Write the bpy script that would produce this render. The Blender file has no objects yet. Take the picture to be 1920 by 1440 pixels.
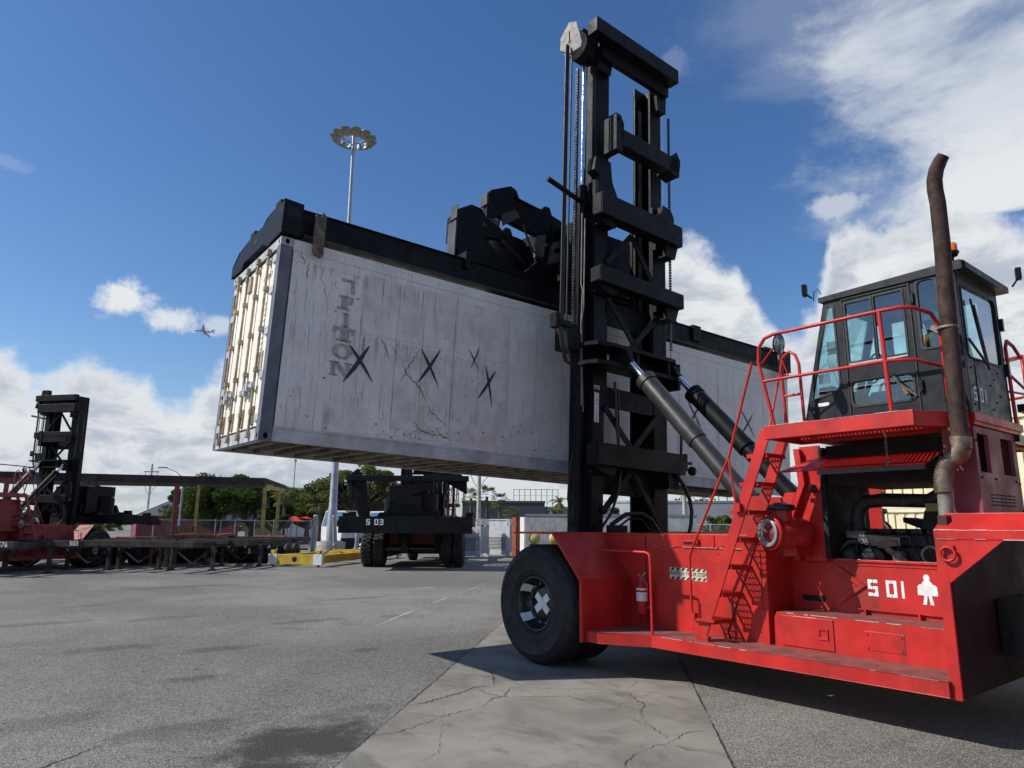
import bpy, math, random
from math import sin, cos, pi, radians as R_, sqrt, atan2
from mathutils import Vector, Matrix, Euler
from mathutils.geometry import tessellate_polygon
random.seed(7)
scene = bpy.context.scene
col = scene.collection

# ------------------------------------------------------------------ camera
cam_d = bpy.data.cameras.new('camera'); cam = bpy.data.objects.new('camera', cam_d); col.objects.link(cam)
AZ, PITCH, ROLL, H = R_(39.0), R_(11.4), R_(0.4), 2.0
Fv = Vector((sin(AZ)*cos(PITCH), cos(AZ)*cos(PITCH), sin(PITCH)))
Rv = Vector((cos(AZ), -sin(AZ), 0)); Uv = Rv.cross(Fv)
R2 = cos(ROLL)*Rv + sin(ROLL)*Uv; U2 = -sin(ROLL)*Rv + cos(ROLL)*Uv
mw = Matrix((R2, U2, -Fv)).transposed().to_4x4(); mw.translation = Vector((0, 0, H))
cam.matrix_world = mw
cam_d.sensor_width = 36; cam_d.lens = 36*1320/1920; cam_d.clip_end = 6000; cam_d.clip_start = .05
scene.camera = cam

# ------------------------------------------------------------------ exposure
vs = scene.view_settings
scene.display_settings.display_device = 'sRGB'
vs.view_transform = 'Standard'; vs.look = 'None'; vs.exposure = 0.0; vs.gamma = 1; vs.use_curve_mapping = False

# ------------------------------------------------------------------ sun
SUN_AZ, SUN_EL = R_(-59.4), R_(41.8)
sd = bpy.data.lights.new('sun', 'SUN'); sd.energy = 5.0; sd.angle = R_(.53); sd.color = (1, .95, .87)
so = bpy.data.objects.new('sun', sd); col.objects.link(so)
tosun = Vector((sin(SUN_AZ)*cos(SUN_EL), cos(SUN_AZ)*cos(SUN_EL), sin(SUN_EL)))
so.rotation_euler = (-tosun).to_track_quat('-Z', 'Y').to_euler(); so.location = (0, 0, 60)

# ------------------------------------------------------------------ node helpers
class NT:
    def __init__(s, tree): s.t = tree
    def n(s, typ, ins=None, **kw):
        nd = s.t.nodes.new(typ)
        for k, v in kw.items(): setattr(nd, k, v)
        for k, v in (ins or {}).items(): s.set(nd.inputs[k], v)
        return nd
    def set(s, sock, v):
        if isinstance(v, bpy.types.NodeSocket): s.t.links.new(v, sock)
        elif isinstance(v, bpy.types.Node): s.t.links.new(v.outputs[0], sock)
        else:
            if sock.type == 'RGBA' and not hasattr(v, '__len__'): v = (v, v, v, 1)
            if sock.type == 'RGBA' and len(v) == 3: v = (*v, 1)
            sock.default_value = v
    def m(s, op, a, b=0.0, c=None, clamp=False):
        nd = s.t.nodes.new('ShaderNodeMath'); nd.operation = op; nd.use_clamp = clamp
        s.set(nd.inputs[0], a); s.set(nd.inputs[1], b)
        if c is not None: s.set(nd.inputs[2], c)
        return nd.outputs[0]
    def mix(s, f, a, b):
        nd = s.t.nodes.new('ShaderNodeMix'); nd.data_type = 'RGBA'
        s.set(nd.inputs[0], f); s.set(nd.inputs[6], a); s.set(nd.inputs[7], b)
        return nd.outputs[2]
    def ss(s, x, lo, hi, a=0.0, b=1.0):
        nd = s.t.nodes.new('ShaderNodeMapRange'); nd.interpolation_type = 'SMOOTHSTEP'
        s.set(nd.inputs[0], x)
        for i, v in enumerate((lo, hi, a, b)): s.set(nd.inputs[i+1], v)
        return nd.outputs[0]
    def noise(s, vec, scale, detail=4, rough=.55, dist=0.0, dim='3D'):
        nd = s.t.nodes.new('ShaderNodeTexNoise'); nd.noise_dimensions = dim
        if dim == '1D': s.set(nd.inputs['W'], vec)
        else: s.set(nd.inputs['Vector'], vec)
        nd.inputs['Scale'].default_value = scale; nd.inputs['Detail'].default_value = detail
        nd.inputs['Roughness'].default_value = rough; nd.inputs['Distortion'].default_value = dist
        return nd.outputs[0]
    def mapping(s, vec, scale=(1, 1, 1), loc=(0, 0, 0), rot=(0, 0, 0)):
        nd = s.t.nodes.new('ShaderNodeMapping'); s.set(nd.inputs['Vector'], vec)
        nd.inputs['Scale'].default_value = scale; nd.inputs['Location'].default_value = loc; nd.inputs['Rotation'].default_value = rot
        return nd.outputs[0]
    def curve(s, x, pts, x0, x1, y0, y1):
        f = s.m('DIVIDE', s.m('SUBTRACT', x, x0), x1-x0, clamp=True)
        nd = s.t.nodes.new('ShaderNodeFloatCurve'); s.set(nd.inputs['Value'], f)
        c = nd.mapping.curves[0]
        P = [((a-x0)/(x1-x0), (b-y0)/(y1-y0)) for a, b in pts]
        c.points[0].location = P[0]; c.points[1].location = P[-1]
        for p in P[1:-1]: c.points.new(*p)
        nd.mapping.update()
        return s.m('ADD', s.m('MULTIPLY', nd.outputs[0], y1-y0), y0)

# ------------------------------------------------------------------ world: clear sky with cumulus banks and a high veil
world = bpy.data.worlds.new('World'); scene.world = world; world.use_nodes = True
wt = world.node_tree; wt.nodes.clear(); W = NT(wt)
sky = W.n('ShaderNodeTexSky', sky_type='NISHITA', sun_disc=False, sun_elevation=SUN_EL, sun_rotation=SUN_AZ, altitude=0, air_density=1.0, dust_density=0.4, ozone_density=2.2)
tc = W.n('ShaderNodeTexCoord'); sep = W.n('ShaderNodeSeparateXYZ', {0: tc.outputs['Generated']})
gx, gy, gz = sep.outputs
el = W.m('MULTIPLY', W.m('ARCSINE', gz), 180/pi)
az = W.m('MULTIPLY', W.m('ARCTAN2', gx, gy), 180/pi)
vec = tc.outputs['Generated']
nA = W.noise(vec, 9, 7, .62)          # billows
nB = W.noise(W.mapping(vec, (1, 1, 2.2)), 5.5, 9, .66, .25)   # wisps
nC = W.noise(vec, 34, 5, .6)
# top edge of the low cumulus bank against azimuth
top = W.curve(az, [(-180, 9), (-60, 10), (-20, 9), (0, 11.6), (2.5, 11), (5, 8.4), (6.6, 10.6), (11, 10.2), (13.5, 8.9), (16.5, 11.8), (20, 10), (30, 9), (40, 12), (50, 20.5), (53, 21.8), (58.5, 19.8), (61.6, 14.5), (64, 20), (66.5, 21.8), (74, 21.2), (80, 19), (100, 14), (180, 9)], -180, 180, 0, 30)
low = W.m('ADD', W.m('SUBTRACT', top, el), W.m('ADD', W.m('MULTIPLY', W.m('SUBTRACT', nA, .5), 7.5), W.m('MULTIPLY', W.m('SUBTRACT', nC, .5), 3.2)))
aLow = W.m('MULTIPLY', W.ss(low, -.9, 1.7), W.ss(W.m('ADD', el, W.m('MULTIPLY', nA, 10)), 3.0, 9.5, .55, 1.0))
# high veil to the right
edge = W.curve(el, [(0, 95), (20, 92), (21.5, 64), (23.7, 66), (25, 68), (28, 66), (30.5, 63), (31.5, 60.5), (33.2, 56.6), (36, 55.6), (40, 57), (55, 60), (90, 60)], 0, 90, 40, 100)
veilf = W.m('ADD', W.m('SUBTRACT', az, edge), W.m('MULTIPLY', W.m('SUBTRACT', nB, .5), 26))
nD = W.noise(W.mapping(vec, (1, 1, 1.6), (3, 1, 2)), 3.1, 8, .62, .4)
aVeil = W.m('MULTIPLY', W.ss(veilf, -3, 8), W.ss(nD, .40, .63, .16, 1.0))
aVeil = W.m('MULTIPLY', aVeil, W.ss(az, 84, 130, 1, .25))
# small detached puff
def puff(a0, e0, ra, re, k=1.0):
    dx = W.m('DIVIDE', W.m('SUBTRACT', az, a0), ra); dy = W.m('DIVIDE', W.m('SUBTRACT', el, e0), re)
    d = W.m('SQRT', W.m('ADD', W.m('MULTIPLY', dx, dx), W.m('MULTIPLY', dy, dy)))
    f = W.m('ADD', W.m('SUBTRACT', 1.0, d), W.m('MULTIPLY', W.m('SUBTRACT', W.noise(vec, 16, 8, .66, .3), .5), 2.6))
    return W.m('MULTIPLY', W.ss(f, 0.0, .62), k)
aP = puff(9.2, 16.0, 2.7, 1.5); aP = W.m('MAXIMUM', aP, puff(12.2, 14.8, 2.6, 1.2, .85)); aP = W.m('MAXIMUM', aP, puff(15.6, 14.6, 1.9, .9, .6))
aP = W.m('MAXIMUM', aP, puff(53.3, 35.0, 1.2, 1.4, .12)); aP = W.m('MAXIMUM', aP, puff(1.0, 23.3, 1.6, .6, .12))
aP = W.m('MAXIMUM', aP, puff(65.5, 23.4, 2.6, 1.2, .6))
alpha = W.m('MAXIMUM', W.m('MAXIMUM', aLow, aVeil), aP)
# cloud tone: bright tops, grey bellies
belly = W.m('MULTIPLY', W.ss(low, .2, 3.5), W.ss(W.noise(W.mapping(vec, (1, 1, 2.4), (5, 2, 1)), 7.5, 8, .62, .3), .40, .60))
belly = W.m('MAXIMUM', W.m('MULTIPLY', belly, .85), W.ss(el, 9, -1, 0, .45))
ccol = W.mix(belly, (.80, .82, .84, 1), (.40, .46, .55, 1))
ccol = W.mix(W.m('MULTIPLY', aVeil, W.ss(el, 22, 30)), ccol, (.62, .67, .75, 1))
skyc = W.n('ShaderNodeHueSaturation', {'Hue': .507, 'Saturation': 1.24, 'Value': .128, 'Color': sky.outputs[0]})
fin = W.mix(alpha, skyc.outputs[0], ccol)
bg = W.n('ShaderNodeBackground', {'Color': fin, 'Strength': 1.0})
wo = W.n('ShaderNodeOutputWorld', {'Surface': bg.outputs[0]})

# ------------------------------------------------------------------ materials
MATS = {}
def mat(name, color, rough=.6, metal=0.0, var=.12, scale=6.0, bump=.0, bscale=60.0, spec=.5, dirt=None, dirt_amt=.35, dscale=1.6, streak=None, emit=None, alpha=None, trans=0.0, coat=0.0):
    if name in MATS: return MATS[name]
    m = bpy.data.materials.new(name); m.use_nodes = True; t = m.node_tree; t.nodes.clear(); N = NT(t)
    tc = N.n('ShaderNodeTexCoord'); v = tc.outputs['Object']
    geo = N.n('ShaderNodeNewGeometry')
    v = geo.outputs['Position'] if scale > 0 else v
    scale = abs(scale)
    n1 = N.noise(v, scale, 5, .6)
    dark = tuple(c*(1-var*1.6) for c in color[:3]); lite = tuple(min(1, c*(1+var)) for c in color[:3])
    c = N.mix(N.ss(n1, .3, .7), dark, lite)
    if dirt:
        n2 = N.noise(N.mapping(v, (1, 1, .35)), dscale, 8, .68, .4)
        c = N.mix(N.m('MULTIPLY', N.ss(n2, .5, .72), dirt_amt), c, dirt)
    if streak:
        n3 = N.noise(N.mapping(v, (9, 9, .35)), 2.2, 6, .7)
        c = N.mix(N.m('MULTIPLY', N.ss(n3, .55, .8), .5), c, streak)
    b = N.n('ShaderNodeBsdfPrincipled', {'Base Color': c, 'Metallic': metal, 'Specular IOR Level': spec, 'Coat Weight': coat, 'Transmission Weight': trans})
    b.inputs['Roughness'].default_value = rough
    N.set(b.inputs['Roughness'], N.ss(N.noise(v, scale*1.7, 4, .6), .25, .75, max(0, rough-.1), min(1, rough+.12)))
    if bump:
        bp = N.n('ShaderNodeBump', {'Strength': bump, 'Distance': .02, 'Height': N.noise(v, bscale, 6, .65)})
        N.set(b.inputs['Normal'], bp.outputs[0])
    if emit: N.set(b.inputs['Emission Color'], emit); b.inputs['Emission Strength'].default_value = 1
    N.n('ShaderNodeOutputMaterial', {'Surface': b.outputs[0]})
    MATS[name] = m; return m
RED = mat('red_paint', (.47, .020, .016), .42, var=.14, scale=2.2, dirt=(.17, .03, .02), dirt_amt=.7, dscale=2.6, bump=.14, bscale=9, spec=.4)
REDF = mat('faded_shaded_red_paint', (.27, .04, .038), .6, var=.15, scale=2.0, dirt=(.16, .05, .04), dirt_amt=.5)  # faded red, darkened further for the shade on the left handler
BLK = mat('black_steel_paint', (.0058, .0066, .0095), .5, var=.35, scale=3.0, dirt=(.020, .018, .016), dirt_amt=.55, bump=.14, bscale=12, spec=.16)
BLKG = mat('greasy_black_steel', (.012, .012, .014), .3, var=.3, scale=5.0, dirt=(.05, .045, .04), dirt_amt=.5, bump=.1)
GRYS = mat('worn_grey_steel', (.21, .20, .18), .55, .2, var=.25, scale=5.0, dirt=(.08, .06, .045), dirt_amt=.6)
CHR = mat('chrome_rod', (.62, .64, .68), .16, 1.0, var=.05)
RUB = mat('tyre_rubber', (.012, .012, .013), .72, var=.25, scale=4.0, dirt=(.035, .033, .03), dirt_amt=.45, bump=.2, bscale=30)
HOSE = mat('hose_rubber', (.012, .012, .013), .45)
WHT = mat('white_marking_paint', (.78, .79, .80), .6, var=.08, scale=9, dirt=(.4, .38, .36), dirt_amt=.4, dscale=9)
SPRAY = mat('black_spray_paint', (.03, .028, .045), .7)
LETG = mat('grey_lettering', (.36, .34, .315), .7, var=.2, scale=14)
CABP = mat('dark_blue_grey_cab_paint', (.0095, .0125, .018), .42, spec=.3, var=.2, scale=4, dirt=(.09, .1, .1), dirt_amt=.4, bump=.06, bscale=18)
EXH = mat('rusty_exhaust', (.055, .030, .024), .8, .3, var=.35, scale=7, dirt=(.10, .06, .045), dirt_amt=.6, bump=.2, bscale=50)
EXHF = mat('flexible_exhaust_steel', (.20, .16, .12), .5, .7, var=.3, scale=9)
ORG = mat('amber_lens', (.75, .20, .02), .25, var=.05)
DOORC = mat('cream_door_paint', (.80, .76, .66), .55, var=.06, scale=3, dirt=(.55, .46, .33), dirt_amt=.45, streak=(.5, .42, .3), bump=.05, bscale=12)
RODM = mat('tan_lock_rod_steel', (.42, .34, .24), .55, .3, var=.25, scale=8, dirt=(.2, .12, .07), dirt_amt=.5)
POSTG = mat('blue_grey_post_paint', (.115, .125, .15), .55, var=.15, scale=4, dirt=(.3, .3, .3), dirt_amt=.3)
RAILG = mat('grey_rail_paint', (.42, .44, .47), .55, var=.15, scale=5, dirt=(.2, .15, .1), dirt_amt=.5)
UNDR = mat('stained_underside', (.17, .14, .11), .85, var=.4, scale=3, dirt=(.05, .04, .03), dirt_amt=.8)
WOOD = mat('weathered_wood', (.14, .115, .085), .85, var=.35, scale=9, dirt=(.05, .045, .035), dirt_amt=.6, bump=.3)
YEL = mat('yellow_paint', (.62, .40, .03), .55, var=.15, scale=3, dirt=(.3, .2, .08), dirt_amt=.5)
YELF = mat('faded_yellow_paint', (.42, .32, .09), .7, var=.2, scale=3, dirt=(.15, .12, .07), dirt_amt=.6)
GALV = mat('galvanised_steel', (.33, .35, .38), .45, .5, var=.12, scale=2)
CONC = mat('pale_concrete', (.42, .40, .36), .9, var=.2, scale=2, dirt=(.2, .18, .15), dirt_amt=.5, bump=.2)
WHTB = mat('white_wall_paint', (.72, .72, .70), .8, var=.06, scale=1, dirt=(.45, .43, .38), dirt_amt=.4)
TRK = mat('rusty_chassis_steel', (.035, .03, .028), .75, var=.4, scale=4, dirt=(.11, .06, .035), dirt_amt=.8)
RUST = mat('orange_rust_paint', (.26, .075, .035), .8, var=.3, scale=3, dirt=(.1, .04, .03), dirt_amt=.7)
OLIV = mat('olive_yellow_paint', (.15, .125, .04), .8, var=.3, scale=3)
DRKB = mat('dark_grey_wall', (.055, .06, .072), .85, var=.1, scale=.7)
MIDB = mat('mid_grey_wall', (.19, .21, .24), .85, var=.08, scale=.7)
BARK = mat('bark', (.10, .08, .06), .9, var=.3, scale=5)
SKIN = mat('skin', (.36, .20, .13), .6); VEST = mat('lime_safety_vest', (.45, .62, .06), .7); ORV = mat('orange_fabric', (.80, .20, .03), .7)
PANTS = mat('dark_trousers', (.03, .035, .05), .9); SEATM = mat('black_seat_vinyl', (.02, .02, .022), .6)
ENG = mat('engine_castings', (.05, .052, .055), .6, .3, var=.4, scale=9, dirt=(.02, .02, .02), dirt_amt=.6, bump=.2)
BEIGE = mat('cream_container_paint', (.78, .70, .47), .6, var=.05, scale=2, dirt=(.5, .4, .25), dirt_amt=.3)
REDT = mat('red_text_paint', (.5, .03, .04), .6)
DKBLK = mat('black_parts_and_dark_openings', (.008, .008, .009), .8)  # near-black parts; also fills that give slots and holes their shade
def leafmat(name, c, c2):
    m = bpy.data.materials.new(name); m.use_nodes = True; t = m.node_tree; t.nodes.clear(); N = NT(t)
    g = N.n('ShaderNodeNewGeometry')
    c3 = N.mix(N.noise(g.outputs['Position'], 1.1, 3), c, c2)
    c3 = N.mix(N.ss(g.outputs['Random Per Island'], 0, 1, 0, .6), c3, c2)
    d = N.n('ShaderNodeBsdfDiffuse', {'Color': c3}); tr = N.n('ShaderNodeBsdfTranslucent', {'Color': c3})
    mx = N.n('ShaderNodeMixShader', {0: .3, 1: d.outputs[0], 2: tr.outputs[0]})
    N.n('ShaderNodeOutputMaterial', {'Surface': mx.outputs[0]}); return m
LEAF = leafmat('oak_leaves', (.035, .065, .018, 1), (.085, .12, .035, 1))
LEAF2 = leafmat('light_leaves', (.07, .10, .03, 1), (.16, .19, .06, 1))
PALMF = leafmat('palm_fronds', (.06, .075, .025, 1), (.17, .17, .07, 1))
def glassmat(name, tint, mixf):
    m = bpy.data.materials.new(name); m.use_nodes = True; t = m.node_tree; t.nodes.clear(); N = NT(t)
    tr = N.n('ShaderNodeBsdfTransparent', {'Color': tint}); gl = N.n('ShaderNodeBsdfGlossy', {'Color': (.9, .95, 1, 1), 'Roughness': .03})
    lw = N.n('ShaderNodeLayerWeight', {'Blend': .35})
    f = N.m('ADD', N.m('MULTIPLY', lw.outputs['Fresnel'], .35), mixf, clamp=True)
    mx = N.n('ShaderNodeMixShader', {0: f, 1: tr.outputs[0], 2: gl.outputs[0]})
    N.n('ShaderNodeOutputMaterial', {'Surface': mx.outputs[0]}); return m
GLASS = glassmat('tinted_cab_glass', (.80, .93, .93, 1), .07)
LENS = glassmat('clear_lens', (.9, .92, .95, 1), .12)

def container_mat():
    m = bpy.data.materials.new('white_container_paint'); m.use_nodes = True; t = m.node_tree; t.nodes.clear(); N = NT(t)
    v = N.n('ShaderNodeTexCoord').outputs['Object']
    sp = N.n('ShaderNodeSeparateXYZ', {0: v}); x, y, z = sp.outputs
    c = N.mix(N.ss(N.noise(v, 1.1, 6, .65), .3, .7), (.62, .605, .57), (.76, .745, .71))
    c = N.mix(N.m('MULTIPLY', N.ss(N.noise(N.mapping(v, (14, 14, .5)), 1.4, 7, .7), .5, .75), .4), c, (.44, .42, .38))       # rain streaks
    lowz = N.ss(z, .1, 1.0, 1, .15); leftx = N.ss(x, 0.2, 5.2, 1.0, .15)
    sc = N.ss(N.noise(N.mapping(v, (1, 1, .7)), 17, 8, .74, .5), .60, .66)                                                  # scabs
    c = N.mix(N.m('MULTIPLY', sc, N.m('MULTIPLY', N.m('MULTIPLY', N.m('MAXIMUM', lowz, .25), N.ss(N.noise(v, 1.3, 4), .42, .6)), .95)), c, (.24, .20, .16))
    c = N.mix(N.m('MULTIPLY', N.ss(N.noise(v, .7, 8, .72, .6), .5, .68), .35), c, (.50, .48, .44))
    ru = N.m('MULTIPLY', N.ss(N.noise(N.mapping(v, (16, 16, .7)), 1.6, 8, .72, .15), .53, .70), N.m('MULTIPLY', leftx, .95))
    c = N.mix(ru, c, (.34, .22, .13))
    wv = N.noise(N.mapping(v, (1, 1, 2.2), rot=(0, .6, 0)), 1.5, 7, .62, .4)                                # thin scratches
    cr = N.m('ABSOLUTE', N.m('SUBTRACT', wv, .5)); c = N.mix(N.m('MULTIPLY', N.ss(cr, .0, .0035, 1, 0), N.m('MULTIPLY', N.ss(N.noise(v, .9, 3), .5, .6), .8)), c, (.16, .11, .08))
    b = N.n('ShaderNodeBsdfPrincipled', {'Base Color': c, 'Roughness': .55})
    h = N.m('ADD', N.m('MULTIPLY', N.noise(v, 1.6, 5, .5), 1.0), N.m('MULTIPLY', sc, .1))
    bp = N.n('ShaderNodeBump', {'Strength': .6, 'Distance': .07, 'Height': h}); N.set(b.inputs['Normal'], bp.outputs[0])
    N.n('ShaderNodeOutputMaterial', {'Surface': b.outputs[0]}); return m
CONT = container_mat()

def asphalt_mat():
    m = bpy.data.materials.new('worn_asphalt'); m.use_nodes = True; t = m.node_tree; t.nodes.clear(); N = NT(t)
    v = N.n('ShaderNodeNewGeometry').outputs['Position']
    big = N.noise(v, .16, 6, .6, .5); med = N.noise(v, .9, 7, .65, .3)
    c = N.mix(N.ss(big, .36, .64), (.125, .117, .101), (.225, .212, .184))
    c = N.mix(N.m('MULTIPLY', N.ss(med, .50, .68), .6), c, (.095, .09, .082))
    c = N.mix(N.m('MULTIPLY', N.ss(N.noise(v, 3.4, 7, .7, .5), .58, .70), .5), c, (.07, .066, .06))
    tr = N.noise(N.mapping(v, (.05, .9, 1), rot=(0, 0, R_(-35))), 1.6, 6, .6, .8)
    c = N.mix(N.m('MULTIPLY', N.ss(tr, .55, .7), .35), c, (.10, .098, .094))
    tr2 = N.noise(N.mapping(v, (.9, .06, 1), rot=(0, 0, R_(20))), 1.3, 6, .6, .5)
    c = N.mix(N.m('MULTIPLY', N.ss(tr2, .58, .75), .25), c, (.30, .29, .275))
    g = N.n('ShaderNodeTexVoronoi', {'Vector': v, 'Scale': 70.0}, feature='F1')
    st = N.n('ShaderNodeSeparateColor', {0: g.outputs['Color']}).outputs[0]
    c = N.mix(N.m('MULTIPLY', N.ss(st, .55, 1), .6), c, (.42, .405, .375))
    c = N.mix(N.m('MULTIPLY', N.ss(st, .32, .0), .7), c, (.05, .05, .047))
    wv = N.n('ShaderNodeVectorMath', {0: v, 1: N.n('ShaderNodeTexNoise', {'Vector': v, 'Scale': 1.1, 'Detail': 6.0, 'Roughness': .7}).outputs['Color']}, operation='ADD').outputs[0]
    vd = N.n('ShaderNodeTexVoronoi', {'Vector': wv, 'Scale': .55}, feature='DISTANCE_TO_EDGE').outputs[0]
    c = N.mix(N.m('MULTIPLY', N.ss(vd, .008, .0), N.m('MULTIPLY', N.ss(N.noise(v, .5, 3), .5, .62), .6)), c, (.05, .047, .043))
    g2 = N.noise(v, 26, 5, .8)
    c = N.mix(N.m('MULTIPLY', N.ss(g2, .5, .75), .4), c, (.095, .092, .088))
    # oil stains at fixed places
    px = N.n('ShaderNodeSeparateXYZ', {0: v}); X, Y, _ = px.outputs
    wob = N.noise(v, 2.6, 6, .7)
    for (sx, sy, rx, ry, k) in ((3.0, 6.75, 1.0, .75, .97), (3.9, 7.5, .7, .3, .4), (2.2, 7.9, .8, .35, .45), (2.45, 6.1, .6, .4, .85), (3.9, 12.4, .9, .3, .5), (6.4, 14.8, 1.2, .3, .45), (1.9, 17.5, 1.4, .4, .4), (9.4, 18.5, 1.3, .35, .4), (1.1, 9.0, 1.1, .4, .3), (2.9, 10.3, .5, .25, .5), (5.8, 10.9, .4, .2, .5), (4.2, 17.0, 1.2, .5, .4), (6.5, 25.0, 2.2, .8, .4), (2.6, 13.5, 1.0, .35, .4), (8.4, 14.5, .6, .3, .4)):
        a = N.m('DIVIDE', N.m('SUBTRACT', X, sx), rx); b2 = N.m('DIVIDE', N.m('SUBTRACT', Y, sy), ry)
        d = N.m('ADD', N.m('SQRT', N.m('ADD', N.m('MULTIPLY', a, a), N.m('MULTIPLY', b2, b2))), N.m('MULTIPLY', N.m('SUBTRACT', wob, .5), 2.2))
        c = N.mix(N.m('MULTIPLY', N.ss(d, 1.1, .35), k), c, (.045, .042, .038))
    b = N.n('ShaderNodeBsdfPrincipled', {'Base Color': c, 'Roughness': .88, 'Specular IOR Level': .35})
    hh = N.m('ADD', N.m('MULTIPLY', g.outputs['Distance'], .8), N.m('MULTIPLY', g2, .6))
    bp = N.n('ShaderNodeBump', {'Strength': .8, 'Distance': .016, 'Height': hh}); N.set(b.inputs['Normal'], bp.outputs[0])
    N.n('ShaderNodeOutputMaterial', {'Surface': b.outputs[0]}); return m
ASPH = asphalt_mat()
def slab_mat():
    m = bpy.data.materials.new('worn_concrete_slab'); m.use_nodes = True; t = m.node_tree; t.nodes.clear(); N = NT(t)
    v = N.n('ShaderNodeNewGeometry').outputs['Position']
    c = N.mix(N.ss(N.noise(v, .8, 7, .65, .4), .3, .7), (.160, .150, .125), (.27, .254, .215))
    c = N.mix(N.m('MULTIPLY', N.ss(N.noise(N.mapping(v, (1, .45, 1), rot=(0, 0, .5)), 2.1, 6, .65, .6), .52, .66), .75), c, (.13, .125, .112))
    c = N.mix(N.m('MULTIPLY', N.ss(N.noise(v, 95, 4, .8), .5, .75), .45), c, (.13, .125, .11))
    wv = N.n('ShaderNodeVectorMath', {0: v, 1: N.n('ShaderNodeTexNoise', {'Vector': v, 'Scale': 2.2, 'Detail': 6.0, 'Roughness': .7}).outputs['Color']}, operation='ADD').outputs[0]
    vd = N.n('ShaderNodeTexVoronoi', {'Vector': wv, 'Scale': 1.25}, feature='DISTANCE_TO_EDGE').outputs[0]
    c = N.mix(N.m('MULTIPLY', N.ss(vd, .011, .0), N.m('MULTIPLY', N.ss(N.noise(v, 1.1, 3), .46, .6), .75)), c, (.06, .055, .05))
    c = N.mix(N.m('MULTIPLY', N.ss(N.noise(v, 48, 5, .8), .55, .75), .35), c, (.44, .42, .37))
    b = N.n('ShaderNodeBsdfPrincipled', {'Base Color': c, 'Roughness': .85, 'Specular IOR Level': .35})
    bp = N.n('ShaderNodeBump', {'Strength': .4, 'Distance': .008, 'Height': N.noise(v, 60, 6, .75)}); N.set(b.inputs['Normal'], bp.outputs[0])
    N.n('ShaderNodeOutputMaterial', {'Surface': b.outputs[0]}); return m
SLAB = slab_mat()
CRK = mat('dark_crack_filling', (.035, .032, .028), .95)
LINEP = mat('worn_line_paint', (.33, .325, .31), .85, var=.25, scale=14)

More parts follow.
